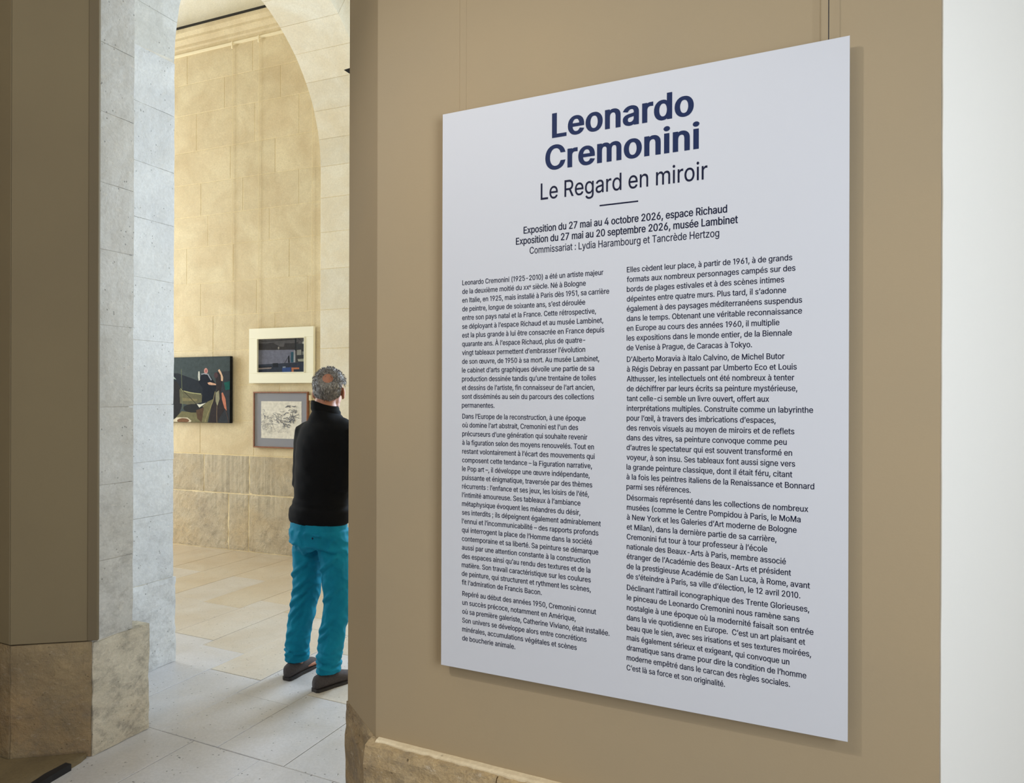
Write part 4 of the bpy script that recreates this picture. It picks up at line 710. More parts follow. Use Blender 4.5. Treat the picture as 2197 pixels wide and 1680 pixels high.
PE0, PE1, PZ0, PZ1 = -1.0150, .0683, .797, 2.447
sign = empty('sign_board', P((PE0+PE1)/2, GP, PZ0))
tag(sign, 'large white exhibition text panel with navy lettering hung on the taupe wall', 'sign')
def child_of(o, par):
    o.parent = par; o.matrix_parent_inverse = Matrix.Translation(-Vector(par.location)); return o
bm = bmesh.new(); frame_box(bm, P(0, GP), D1, -D2, PE0, PE1, PZ0, PZ1, .010, .0008)
child_of(obj('board', bm, M['board']), sign)
for a, b in ((PE0+.06, PE0+.09), (PE1-.09, PE1-.06)):
    bm = bmesh.new(); frame_box(bm, P(0, GP+.010), D1, -D2, a, b, PZ0+.1, PZ1-.1, .0245); child_of(obj('backing_batten', bm, M['steel']), sign)
def text_part(name, lines, m, **kw):
    vs, fs = [], []
    r = [text_line(vs, fs, *l[:4], e1=l[4], w=l[5], ew=(l[6] if len(l) > 6 else 0)) for l in lines]
    o = pyobj(name, vs, fs, m, recalc=False); child_of(o, sign); return o, r
def ln(s, x0, y0, x1, cap, w, ew=0):
    e0, z = pn(x0, y0); e1, _ = pn(x1, y0); return (s, e0, z, cap, e1, w, ew)
o, r = text_part('title', [ln('Leonardo', 1184.5, 295.5, 1488.3, .0655, 26, 18), ln('Cremonini', 1170, 365.5, 1500.5, .0655, 26, 18)], M['navy_title'])
# the subtitle: one part per word
vs, fs = [], []; l = ln('Le Regard en miroir', 1160.2, 429.0, 1517.6, .0455, 3)
r2 = [text_line(vs, fs, *l[:4], e1=l[4], w=l[5])]
words, k0, nv_ = 'Le Regard en miroir'.split(' '), 0, 0
for wd in words:
    cnt = sum(len(pts) for ch in wd for pts, tr in glyph(ch, 3)[1])
    sel = [f for f in fs if nv_ <= f[0] < nv_ + cnt]
    child_of(pyobj('subtitle_word', vs[nv_:nv_+cnt], [tuple(i - nv_ for i in f) for f in sel], M['navy'], recalc=False), sign)
    nv_ += cnt
e0, z0 = pn(1286.6, 441.3); e1, _ = pn(1369.3, 431)
vs = [P(a, GP-.0005, z0+b) for a, b in ((e0, -.0019), (e1, -.0019), (e1, .0019), (e0, .0019))]
child_of(pyobj('divider_rule', vs, [(0, 1, 2, 3)], M['navy']), sign)
r3 = text_part('date_line', [ln('Exposition du 27 mai au 4 octobre 2026, espace Richaud', 1123.5, 501.5, 1560, .0192, 17),
                            ln('Exposition du 27 mai au 20 septembre 2026, musée Lambinet', 1107, 525.2, 1583.2, .0192, 17)], M['navy'])[1]
r4 = text_part('curator_line', [ln('Commissariat : Lydia Harambourg et Tancrède Hertzog', 1136.6, 544.8, 1543, .0190, 6)], M['navy'])[1]
LEFT = [[('Leonardo Cremonini (1925-2010) a été un artiste majeur', 1294.5), ('de la deuxième moitié du xx^e siècle. Né à Bologne', 1256.8), ('en Italie, en 1925, mais installé à Paris dès 1951, sa carrière', 1307),
 ('de peintre, longue de soixante ans, s’est déroulée', 1255.5), ('entre son pays natal et la France. Cette rétrospective,', 1278.8), ('se déployant à l’espace Richaud et au musée Lambinet,', 1294.3),
 ('est la plus grande à lui être consacrée en France depuis', 1296.4), ('quarante ans. À l’espace Richaud, plus de quatre-', 1255.5), ('vingt tableaux permettent d’embrasser l’évolution', 1255.5),
 ('de son œuvre, de 1950 à sa mort. Au musée Lambinet,', 1285.7), ('le cabinet d’arts graphiques dévoile une partie de sa', 1275), ('production dessinée tandis qu’une trentaine de toiles', 1278.6),
 ('et dessins de l’artiste, fin connaisseur de l’art ancien,', 1275.6), ('sont disséminés au sein du parcours des collections', 1274.4), ('permanentes.', 1061)],
 [('Dans l’Europe de la reconstruction, à une époque', 1256.4), ('où domine l’art abstrait, Cremonini est l’un des', 1240.5), ('précurseurs d’une génération qui souhaite revenir', 1260.4),
 ('à la figuration selon des moyens renouvelés. Tout en', 1274.4), ('restant volontairement à l’écart des mouvements qui', 1276), ('composent cette tendance – la Figuration narrative,', 1270.2),
 ('le Pop art –, il développe une œuvre indépendante,', 1265.2), ('puissante et énigmatique, traversée par des thèmes', 1270.8), ('récurrents : l’enfance et ses jeux, les loisirs de l’été,', 1263.5),
 ('l’intimité amoureuse. Ses tableaux à l’ambiance', 1245.5), ('métaphysique évoquent les méandres du désir,', 1245.3), ('ses interdits ; ils dépeignent également admirablement', 1289.2),
 ('l’ennui et l’incommunicabilité – des rapports profonds', 1284), ('qui interrogent la place de l’Homme dans la société', 1270.4), ('contemporaine et sa liberté. Sa peinture se démarque', 1283.8),
 ('aussi par une attention constante à la construction', 1266.2), ('des espaces ainsi qu’au rendu des textures et de la', 1266.8), ('matière. Son travail caractéristique sur les coulures', 1267.7),
 ('de peinture, qui structurent et rythment les scènes,', 1267.7), ('fit l’admiration de Francis Bacon.', 1162.4)],
 [('Repéré au début des années 1950, Cremonini connut', 1279.2), ('un succès précoce, notamment en Amérique,', 1235.2), ('où sa première galeriste, Catherine Viviano, était installée.', 1307.9),
 ('Son univers se développe alors entre concrétions', 1258.7), ('minérales, accumulations végétales et scènes', 1237.7), ('de boucherie animale.', 1105.6)]]
RIGHT = [[('Elles cèdent leur place, à partir de 1961, à de grands', 1699.8), ('formats aux nombreux personnages campés sur des', 1706.5), ('bords de plages estivales et à des scènes intimes', 1682.4),
 ('dépeintes entre quatre murs. Plus tard, il s’adonne', 1686.8), ('également à des paysages méditerranéens suspendus', 1720.9), ('dans le temps. Obtenant une véritable reconnaissance', 1720.7),
 ('en Europe au cours des années 1960, il multiplie', 1672.2), ('les expositions dans le monde entier, de la Biennale', 1698.9), ('de Venise à Prague, de Caracas à Tokyo.', 1613.4)],
 [('D’Alberto Moravia à Italo Calvino, de Michel Butor', 1683.5), ('à Régis Debray en passant par Umberto Eco et Louis', 1709.5), ('Althusser, les intellectuels ont été nombreux à tenter', 1704.2),
 ('de déchiffrer par leurs écrits sa peinture mystérieuse,', 1710.7), ('tant celle-ci semble un livre ouvert, offert aux', 1650.3), ('interprétations multiples. Construite comme un labyrinthe', 1744.6),
 ('pour l’œil, à travers des imbrications d’espaces,', 1664.3), ('des renvois visuels au moyen de miroirs et de reflets', 1704.4), ('dans des vitres, sa peinture convoque comme peu', 1687.9),
 ('d’autres le spectateur qui est souvent transformé en', 1699.5), ('voyeur, à son insu. Ses tableaux font aussi signe vers', 1706), ('la grande peinture classique, dont il était féru, citant', 1700),
 ('à la fois les peintres italiens de la Renaissance et Bonnard', 1747.1), ('parmi ses références.', 1482)],
 [('Désormais représenté dans les collections de nombreux', 1734.4), ('musées (comme le Centre Pompidou à Paris, le MoMa', 1717.9), ('à New York et les Galeries d’Art moderne de Bologne', 1709.3),
 ('et Milan), dans la dernière partie de sa carrière,', 1666.1), ('Cremonini fut tour à tour professeur à l’école', 1646.4), ('nationale des Beaux-Arts à Paris, membre associé', 1686.3),
 ('étranger de l’Académie des Beaux-Arts et président', 1697.3), ('de la prestigieuse Académie de San Luca, à Rome, avant', 1738), ('de s’éteindre à Paris, sa ville d’élection, le 12 avril 2010.', 1717.1)],
 [('Déclinant l’attirail iconographique des Trente Glorieuses,', 1736.6), ('le pinceau de Leonardo Cremonini nous ramène sans', 1715.5), ('nostalgie à une époque où la modernité faisait son entrée', 1745.5),
 ('dans la vie quotidienne en Europe.  C’est un art plaisant et', 1727.8), ('beau que le sien, avec ses irisations et ses textures moirées,', 1740.4), ('mais également sérieux et exigeant, qui convoque un', 1693.8),
 ('dramatique sans drame pour dire la condition de l’homme', 1730.2), ('moderne empêtré dans le carcan des règles sociales.', 1695.1), ('C’est là sa force et son originalité.', 1555.6)]]
LY = [(612.0, 874.3), (898.0, 1254.0), (1278.0, 1373.5)]
RY = [(584.5, 751.9), (776.5, 1049.3), (1072.6, 1241.0), (1265.6, 1437.5)]
_st = []
for col, ys, x0 in ((LEFT, LY, 992.0), (RIGHT, RY, 1345.0)):
    for para, (ya, yb) in zip(col, ys):
        L_ = []
        ea, za = pn(x0, ya); _, zb = pn(x0, yb); n_ = len(para) - 1
        for i_, (s_, xe) in enumerate(para):
            z_ = za + (zb-za)*i_/n_
            # the line's right end: the pixel column at that height
            yy = ya + (yb-ya)*i_/n_
            e1_ = pn(xe, yy)[0]
            L_.append((s_, ea, z_, .01425, e1_, 10))
        _st += text_part('paragraph', L_, M['navy'])[1]

# hanging wire of the sign and of the pictures
def rod(name, a, b, r, m, seg=6):
    a, b = Vector(a), Vector(b); d = (b-a).normalized(); u = d.orthogonal().normalized(); v = d.cross(u)
    vs = [p + (u*cos(2*pi*i/seg) + v*sin(2*pi*i/seg))*r for p in (a, b) for i in range(seg)]
    fs = [(i, (i+1) % seg, seg+(i+1) % seg, seg+i) for i in range(seg)] + [tuple(range(seg))[::-1], tuple(range(seg, 2*seg))]
    return pyobj(name, vs, fs, m)
ew = pn(1778, 72)[0]
tag(rod('hanging_wire', P(ew, GP+.006, PZ1-.002), P(ew, GP+.006, 4.38), .0011, M['steel']), 'thin dark steel wire rising from the top right of the text panel', 'wire')

# ------------------------------------------------------------------ pictures on the gallery wall
def wp(s, h, k): return F0 + FD*s + FN*k + Vector((0, 0, h))
def zpt(x, y, k):                         # a spot on the picture plane (k in front of the wall)
    s, h = fw(340 + x/4.8, 600 + y/4.8, k); return s, h
_pm = {}
def pmat(c):
    if c not in _pm: _pm[c] = plain('paint_%d' % len(_pm), S(*c), .8, noise_amt=.16, scale=28, spec=.15)
    return _pm[c]
def picture(name, s0, s1, h0, h1, label, cat='picture'):
    e = empty(name, wp((s0+s1)/2, h0, 0)); tag(e, label, cat, 'pictures on the gallery wall'); return e
def painted(name, par, base, s0, s1, h0, h1, k, shapes):
    """the printed or painted sheet: one flat mesh, a face per colour field"""
    mats = [pmat(base)]; vs = [wp(s0, h0, k), wp(s1, h0, k), wp(s1, h1, k), wp(s0, h1, k)]; fs = [(0, 1, 2, 3)]; mi = [0]
    for n, (poly, c) in enumerate(shapes):
        m = pmat(c)
        if m not in mats: mats.append(m)
        pts = [zpt(x, y, k) for x, y in poly]
        pts = [(min(max(s, s0), s1), min(max(h, h0), h1)) for s, h in pts]
        b = len(vs); vs += [wp(s, h, k + .00006*(n+1)) for s, h in pts]; fs.append(tuple(range(b, b+len(pts)))); mi.append(mats.index(m))
    o = pyobj(name, vs, fs, mats, recalc=False)
    for p, i in zip(o.data.polygons, mi): p.material_index = i
    return child_of(o, par)
def oval(cx, cy, rx, ry, n=14): return [(cx + rx*cos(2*pi*i/n), cy + ry*sin(2*pi*i/n)) for i in range(n)]
def stroke(pts, w):
    a, b = [], []
    for i, (x, y) in enumerate(pts):
        x0, y0 = pts[max(0, i-1)]; x1, y1 = pts[min(len(pts)-1, i+1)]; l = sqrt((x1-x0)**2 + (y1-y0)**2) or 1
        nx, ny = -(y1-y0)/l*w/2, (x1-x0)/l*w/2; a.append((x+nx, y+ny)); b.append((x-nx, y-ny))
    return a + b[::-1]

# dark figure painting, unframed canvas
p1 = picture('canvas_painting', -1.0, 0, 1.322, 2.016, 'dark green and black figure painting on the gallery wall, left of both framed works')
bm = bmesh.new(); frame_box(bm, F0 + FN*.050, FD, FN, -1.0, 0, 1.322, 2.016, .035, .002); child_of(obj('stretched_canvas', bm, pmat((26, 28, 32))), p1)
bm = bmesh.new(); frame_box(bm, F0 + FN*.016, FD, FN, -.9, -.1, 1.40, 1.94, .012); child_of(obj('stretcher', bm, M['iron']), p1)
painted('painted_surface', p1, (64, 74, 76), -.997, -.003, 1.325, 2.013, .0508, [
 ([(-60, 970), (200, 965), (420, 1045), (600, 1080), (570, 1240), (440, 1300), (300, 1270), (210, 1200), (-60, 1250)], (34, 40, 48)),
 ([(620, 950), (735, 940), (735, 1475), (560, 1475), (600, 1200)], (50, 54, 60)),
 ([(-60, 1060), (120, 1040), (190, 1050), (228, 1130), (240, 1300), (190, 1475), (-60, 1475)], (36, 36, 38)),
 ([(118, 880), (135, 880), (150, 900), (152, 945), (140, 975), (118, 985)], (176, 194, 196)),
 ([(118, 990), (150, 990), (185, 1030), (150, 1020), (118, 1090)], (150, 166, 160)),
 ([(215, 1130), (450, 1185), (445, 1265), (330, 1290), (222, 1275)], (98, 96, 74)),
 ([(240, 1215), (400, 1230), (400, 1250), (245, 1250)], (124, 116, 84)),
 (stroke([(228, 1120), (250, 1145), (330, 1165), (440, 1178)], 8), (168, 168, 124)),
 (stroke([(235, 920), (238, 1010), (243, 1140), (252, 1330)], 5), (104, 112, 84)),
 (stroke([(120, 1000), (260, 1150), (400, 1290)], 5), (44, 42, 36)),
 ([(440, 978), (470, 965), (530, 985), (600, 1090), (570, 1250), (450, 1255), (455, 1120), (415, 1060)], (20, 26, 38)),
 (oval(489, 940, 20, 30), (196, 146, 136)), (oval(491, 941, 9, 17), (164, 96, 96)),
 (stroke([(442, 975), (470, 968), (510, 975), (530, 1010), (545, 1035)], 12), (140, 146, 156)),
 ([(505, 1062), (530, 1055), (590, 1072), (598, 1086), (545, 1086), (518, 1082)], (206, 164, 138)),
 ([(411, 946), (424, 944), (427, 990), (428, 1034), (415, 1042), (407, 1000)], (200, 202, 194)),
 ([(585, 960), (625, 950), (655, 1040), (640, 1160), (690, 1320), (600, 1475), (515, 1475), (560, 1250), (598, 1150)], (48, 42, 44)),
 (oval(592, 985, 20, 30), (78, 58, 62)),
 ([(613, 935), (628, 921), (648, 955), (667, 1005), (664, 1046), (646, 1042), (642, 985)], (212, 178, 150)),
 ([(650, 1168), (663, 1160), (692, 1230), (704, 1352), (680, 1322), (655, 1235)], (186, 118, 96)),
 ([(676, 1060), (737, 1045), (737, 1130), (690, 1140)], (22, 84, 78)),
 ([(588, 1165), (624, 1140), (630, 1230), (606, 1305), (590, 1250)], (142, 140, 116)),
 (stroke([(604, 1290), (600, 1380), (603, 1475)], 7), (112, 96, 78)),
 ([(175, 1425), (240, 1355), (380, 1368), (510, 1255), (565, 1230), (505, 1475), (160, 1475)], (112, 108, 78)),
 (oval(360, 1325, 105, 45), (38, 40, 40)),
 ([(388, 1345), (470, 1315), (445, 1475), (400, 1430)], (86, 66, 50)),
 ([(395, 1280), (430, 1285), (492, 1268), (422, 1318)], (212, 212, 198)),
 ([(145, 1447), (190, 1418), (300, 1420), (340, 1452), (333, 1475), (150, 1475)], (206, 196, 172)),
 (oval(255, 1452, 62, 26), (116, 84, 60)),
 (stroke([(585, 1150), (560, 1260), (505, 1390), (480, 1475)], 5), (150, 140, 104)),
 (stroke([(690, 1340), (715, 1420), (722, 1475)], 4), (96, 74, 66)),
])
# upper work: wide cream frame
p2 = picture('framed_painting', .24, 1.03, 1.734, 2.290, 'dark interior painting in a wide cream frame, upper of the two framed works')
def frame4(name, s0, s1, h0, h1, w, k0, k1, m, par, bev=.002):
    for a, b, c, d in ((s0, s1, h1-w, h1), (s0, s1, h0, h0+w), (s0, s0+w, h0+w, h1-w), (s1-w, s1, h0+w, h1-w)):
        bm = bmesh.new(); frame_box(bm, F0 + FN*k1, FD, FN, a, b, c, d, k1-k0, bev); child_of(obj(name, bm, m), par)
cream_f = plain('cream_frame', S(244, 240, 218), .5)
frame4('frame_rail', .24, 1.03, 1.734, 2.290, .102, .014, .046, cream_f, p2)
frame4('frame_fillet', .340, .930, 1.834, 2.190, .010, .018, .053, cream_f, p2, .003)
bm = bmesh.new(); frame_box(bm, F0 + FN*.030, FD, FN, .338, .932, 1.832, 2.192, .016); child_of(obj('backing_board', bm, M['iron']), p2)
painted('painted_surface', p2, (84, 82, 84), .345, .925, 1.839, 2.185, .032, [
 ([(1020, 660), (1100, 664), (1175, 648), (1250, 690), (1290, 690), (1300, 656), (1400, 654), (1440, 640), (1448, 720), (1020, 722)], (56, 54, 56)),
 (stroke([(1060, 636), (1200, 630), (1405, 614)], 7), (50, 50, 52)), (stroke([(1030, 660), (1200, 650)], 4), (60, 58, 60)),
 (stroke([(1440, 605), (1500, 660)], 4), (44, 44, 48)),
 ([(1405, 595), (1421, 595), (1421, 735), (1405, 735)], (40, 42, 46)),
 ([(1020, 728), (1405, 722), (1405, 860), (1180, 868), (1020, 880)], (106, 108, 124)),
 ([(1422, 660), (1535, 655), (1535, 855), (1415, 850)], (54, 56, 60)),
 ([(1425, 724), (1470, 720), (1472, 775), (1426, 778)], (132, 132, 126)), ([(1478, 740), (1524, 738), (1524, 772), (1480, 774)], (106, 108, 106)),
 ([(1432, 818), (1524, 812), (1526, 842), (1440, 842)], (138, 140, 130)), ([(1480, 640), (1502, 636), (1502, 660), (1482, 662)], (150, 150, 146)),
 ([(1395, 728), (1408, 728), (1408, 850), (1392, 850)], (148, 152, 158)),
 ([(1020, 875), (1535, 848), (1535, 965), (1020, 965)], (48, 54, 68)),
 ([(1175, 862), (1230, 858), (1236, 902), (1178, 904)], (34, 38, 46)),
 (stroke([(1030, 902), (1100, 900), (1168, 898)], 8), (30, 34, 42)),
 ([(1030, 910), (1168, 903), (1160, 918), (1030, 926)], (130, 120, 118)),
 ([(1365, 745), (1391, 745), (1389, 852), (1362, 852)], (46, 82, 98)),
 ([(1335, 790), (1348, 778), (1353, 856), (1336, 856)], (28, 32, 40)), (stroke([(1300, 860), (1340, 792)], 4), (34, 36, 42)),
 ([(1275, 908), (1368, 902), (1366, 958), (1274, 960)], (52, 74, 124)), ([(1280, 895), (1310, 893), (1310, 908), (1280, 910)], (122, 134, 150)),
 ([(1370, 905), (1450, 905), (1450, 922), (1392, 924), (1394, 956), (1372, 958)], (168, 108, 80)),
 (oval(1238, 704, 8, 14), (138, 134, 128)),
])
# lower work: thin brown frame, grey mount, ink drawing behind glass
p3 = picture('framed_drawing', .29, .96, 1.079, 1.648, 'ink drawing with grey mount in thin brown frame, below the cream framed painting')
brown = plain('brown_wood', S(134, 84, 56), .45, noise_amt=.2, scale=30)
frame4('frame_rail', .288, .958, 1.079, 1.648, .014, .014, .040, brown, p3)
bm = bmesh.new(); frame_box(bm, F0 + FN*.026, FD, FN, .30, .946, 1.091, 1.636, .010); child_of(obj('mount', bm, plain('grey_mount', S(136, 138, 150), .8)), p3)
ink = []
ri = random.Random(11)
def scrib(cx, cy, sx_, sy_, n, w, c, ang=None):
    for _ in range(n):
        x, y = ri.gauss(cx, sx_), ri.gauss(cy, sy_); a = ang if ang is not None and ri.random() < .6 else ri.uniform(0, 2*pi); pts = [(x, y)]
        for _ in range(ri.randint(3, 6)):
            a += ri.gauss(0, .7); l = ri.uniform(6, 16); x += l*cos(a); y += l*sin(a); pts.append((x, y))
        pts = [(min(max(u, 1062), 1462), min(max(v, 1268), 1632)) for u, v in pts]
        ink.append((stroke(pts, ri.uniform(.5, 1.0)*w), c))
scrib(1130, 1395, 20, 30, 9, 6, (112, 114, 126), 1.0); scrib(1180, 1450, 35, 25, 11, 4, (124, 126, 136)); scrib(1115, 1500, 22, 35, 16, 3, (150, 150, 154))
scrib(1260, 1430, 25, 40, 18, 4, (120, 120, 130)); scrib(1300, 1465, 40, 20, 15, 7, (88, 92, 108), .2); scrib(1370, 1350, 22, 45, 15, 8, (92, 94, 106), 1.5)
scrib(1395, 1440, 22, 25, 14, 7, (96, 98, 110)); scrib(1230, 1540, 70, 26, 22, 3, (164, 162, 162)); scrib(1080, 1440, 12, 60, 12, 3, (130, 130, 138))
painted('drawing_sheet', p3, (228, 224, 214), .381, .878, 1.177, 1.552, .0275, ink)
mgl, nt_, pg_ = mat('picture_glass')
fr = N(nt_, 'ShaderNodeFresnel'); fr.inputs[0].default_value = 1.5; tr = N(nt_, 'ShaderNodeBsdfTransparent'); gl = N(nt_, 'ShaderNodeBsdfGlossy'); gl.inputs['Roughness'].default_value = .01
mx = N(nt_, 'ShaderNodeMixShader'); mx.inputs[0].default_value = .07; nt_.links.new(tr.outputs[0], mx.inputs[1]); nt_.links.new(gl.outputs[0], mx.inputs[2])
nt_.links.new(mx.outputs[0], nt_.nodes['Material Output'].inputs[0])
child_of(pyobj('glass', [wp(.302, 1.093, .0365), wp(.944, 1.093, .0365), wp(.944, 1.634, .0365), wp(.302, 1.634, .0365)], [(0, 1, 2, 3)], mgl, recalc=False), p3)

for s, h, lab in ((-.012, 2.01, 'pale hanging wire running down to the right corner of the dark painting'), (.33, 2.28, 'pale hanging wire holding the left side of the cream frame'), (.985, 2.28, 'pale hanging wire holding the right side of the cream frame')):
    w = empty('picture_wire', wp(s, h, .012)); tag(w, lab, 'wire', 'picture wires on the gallery wall')
    child_of(rod('wire', wp(s, h, .012), wp(s, 5.25, .012), .0022, M['wire']), w)
    bm = bmesh.new(); frame_box(bm, F0 + FN*.030, FD, FN, s-.008, s+.008, 5.215, 5.285, .012, .002); child_of(obj('hook', bm, M['rail']), w)
clip = fbox('frame_clip', F0 + FN*.03, FD, FN, .963, .985, 1.56, 1.615, .022, M['rail'], None, .003); tag(clip, 'tiny white clip beside the upper right corner of the brown frame', 'clip')

# small black spotlight behind the near wall, only the tip of its hood shows
sp = empty('spotlight', P(-1.40, 2.352, 3.02)); tag(sp, 'black spotlight whose hood tip pokes out high beside the doorway edge', 'lamp')
fbx = lambda nm, *a: child_of(obj(nm, *a), sp)
bm = bmesh.new(); frame_box(bm, P(0, 2.372), D1, D2, -1.46, -1.34, 2.95, 3.09, .02, .004); fbx('mounting_plate', bm, M['black'])
child_of(rod('arm', P(-1.40, 2.37, 3.02), P(-1.62, 2.50, 3.03), .010, M['black'], 10), sp)
def cone(name, a, b, r0, r1, m, seg=20):
    a, b = Vector(a), Vector(b); d = (b-a).normalized(); u = d.orthogonal().normalized(); v = d.cross(u)
    vs = [p + (u*cos(2*pi*i/seg) + v*sin(2*pi*i/seg))*r for p, r in ((a, r0), (b, r1)) for i in range(seg)]
    fs = [(i, (i+1) % seg, seg+(i+1) % seg, seg+i) for i in range(seg)] + [tuple(range(seg))[::-1], tuple(range(seg, 2*seg))]
    return pyobj(name, vs, fs, m)
tip = CAM + ray(737.5, 150)*3.02
child_of(cone('housing', tip + Vector((.26, .02, -.03)), tip + Vector((.10, 0, .0)), .045, .055, M['black']), sp)
# barn door flap: its corner is the visible tip
vs = [tip, tip + Vector((.11, 0, .035)), tip + Vector((.12, .05, .03)), tip + Vector((.11, .01, -.065)), tip + Vector((.12, .06, -.06))]
child_of(pyobj('barn_door', vs, [(0, 1, 3), (0, 2, 1), (0, 3, 4), (0, 4, 2), (1, 2, 4, 3)], M['black']), sp)

# black cable cover lying along the edge of the brown step
pts = [on_floor(x, y, .0) for x, y in ((40, 1712), (96, 1674), (141, 1650), (153, 1653), (112, 1677), (60, 1712))]
cc = prism('cable_cover', [(p.x, p.y) for p in pts], -.004, .028, M['rubber']); tag(cc, 'black rubber cable cover on the floor at the lower left edge', 'cable cover')

# ------------------------------------------------------------------ visitor, seen from behind
ROT = -.55
PR = Vector((-.93, 3.95, 0))
person = empty('person', PR, ROT)
tag(person, 'person seen from behind in black sweater and turquoise trousers looking towards the right', 'person')
def loft(vs, fs, rings, seg=20, up=None):
    """rings: (centre, rx, ry, axis) closed tube with rounded ends"""
    b0 = len(vs); n = len(rings)
    for i, rg in enumerate(rings):
        c, rx, ry = Vector(rg[0]), rg[1], rg[2]
        if len(rg) > 3: ax = Vector(rg[3]).normalized()
        else:
            a = Vector(rings[max(0, i-1)][0]); b = Vector(rings[min(n-1, i+1)][0]); ax = (b-a).normalized()
        ref = Vector((1, 0, 0)) if abs(ax.x) < .8 else Vector((0, 1, 0))
        v = ax.cross(ref).normalized(); u = v.cross(ax).normalized()
        for k in range(seg): t = 2*pi*k/seg; vs.append(c + u*rx*cos(t) + v*ry*sin(t))
    for i in range(n-1):
        for k in range(seg): k2 = (k+1) % seg; fs.append((b0+i*seg+k, b0+i*seg+k2, b0+(i+1)*seg+k2, b0+(i+1)*seg+k))
    fs.append(tuple(range(b0, b0+seg))[::-1]); fs.append(tuple(range(b0+(n-1)*seg, b0+n*seg)))
def ball(vs, fs, c, rx, ry, rz, mtx=None, seg=16, rg=12):
    b0 = len(vs); c = Vector(c)
    for i in range(1, rg):
        t = pi*i/rg
        for k in range(seg):
            a = 2*pi*k/seg; p = Vector((rx*sin(t)*cos(a), ry*sin(t)*sin(a), rz*cos(t)))
            vs.append(c + (mtx @ p if mtx else p))
    top = len(vs); vs.append(c + (mtx @ Vector((0, 0, rz)) if mtx else Vector((0, 0, rz)))); bot = len(vs); vs.append(c + (mtx @ Vector((0, 0, -rz)) if mtx else Vector((0, 0, -rz))))
    for i in range(rg-2):
        for k in range(seg): k2 = (k+1) % seg; fs.append((b0+i*seg+k, b0+i*seg+k2, b0+(i+1)*seg+k2, b0+(i+1)*seg+k))
    for k in range(seg): k2 = (k+1) % seg; fs.append((top, b0+k2, b0+k)); fs.append((bot, b0+(rg-2)*seg+k, b0+(rg-2)*seg+k2))
def skin_mesh(name, vs, fs, m, voxel, smooth_it=6, fac=.5, deform=None, parent=person):
    me = bpy.data.meshes.new('tmp'); me.from_pydata([tuple(v) for v in vs], [], fs)
    bm = bmesh.new(); bm.from_mesh(me); bmesh.ops.recalc_face_normals(bm, faces=bm.faces); bm.to_mesh(me); bm.free()
    o = bpy.data.objects.new('tmp', me); COL.objects.link(o)
    r = o.modifiers.new('r', 'REMESH'); r.mode = 'VOXEL'; r.voxel_size = voxel; r.use_smooth_shade = True
    s = o.modifiers.new('s', 'SMOOTH'); s.iterations = smooth_it; s.factor = fac
    dg = bpy.context.evaluated_depsgraph_get(); dg.update()
    ev = o.evaluated_get(dg); me2 = bpy.data.meshes.new_from_object(ev); me2.name = name
    bpy.data.objects.remove(o); bpy.data.meshes.remove(me)
    if deform:
        cs = [v.co.copy() for v in me2.vertices]; ns = [v.normal.copy() for v in me2.vertices]
        flat = [x for c_, n_ in zip(cs, ns) for x in deform(c_, n_)]
        me2.vertices.foreach_set('co', flat)
        me2.update()
    for p in me2.polygons: p.use_smooth = True
    me2.materials.clear()
    return link(name, me2, m, parent)

skin = plain('skin', S(190, 130, 106), .5, noise_amt=.08, scale=30)
def vec(*a): return Vector(a)
HM = Matrix.Rotation(.48, 3, 'Z') @ Matrix.Rotation(-.08, 3, 'X')    # head turned back towards his left, bowed a little
HC = vec(.004, .070, 1.634)
def hp(x, y, z): return HC + HM @ Vector((x, y, z))
vs, fs = [], []
loft(vs, fs, [(vec(0, 0, .80), .13, .10), (vec(0, 0, .88), .160, .120), (vec(0, 0, 1.0), .150, .112), (vec(0, .0, 1.12), .150, .112), (vec(0, 0, 1.25), .165, .118), (vec(0, -.005, 1.36), .165, .104), (vec(0, .0, 1.42), .125, .075), (vec(0, .008, 1.475), .07, .060)], 24)
loft(vs, fs, [(vec(0, .005, 1.44), .070, .066), (vec(0, .02, 1.52), .058, .060), (vec(0, .045, 1.58), .056, .060), (HC, .050, .060)], 18)
# head
ball(vs, fs, hp(0, -.004, .022), .074, .094, .092, HM, 24, 16)
ball(vs, fs, hp(0, .030, -.040), .058, .066, .070, HM, 20, 12)
ball(vs, fs, hp(0, .070, -.088), .026, .022, .020, HM)                       # chin
loft(vs, fs, [(hp(0, .086, .012), .008, .008), (hp(0, .100, -.015), .011, .011), (hp(0, .108, -.030), .014, .012), (hp(0, .098, -.040), .012, .008)], 10)
ball(vs, fs, hp(0, .088, -.060), .022, .012, .006, HM); ball(vs, fs, hp(0, .086, -.072), .019, .011, .007, HM)   # lips
for sg in (-1, 1):
    ball(vs, fs, hp(sg*.030, .084, .022), .020, .010, .006, HM)                 # brow
    EM = HM @ Matrix.Rotation(sg*.30, 3, 'Z')
    ball(vs, fs, hp(sg*.084, -.010, -.016), .011, .022, .034, EM, 12, 10)      # ear
    ball(vs, fs, hp(sg*.077, .004, -.042), .006, .010, .012, EM, 10, 8)
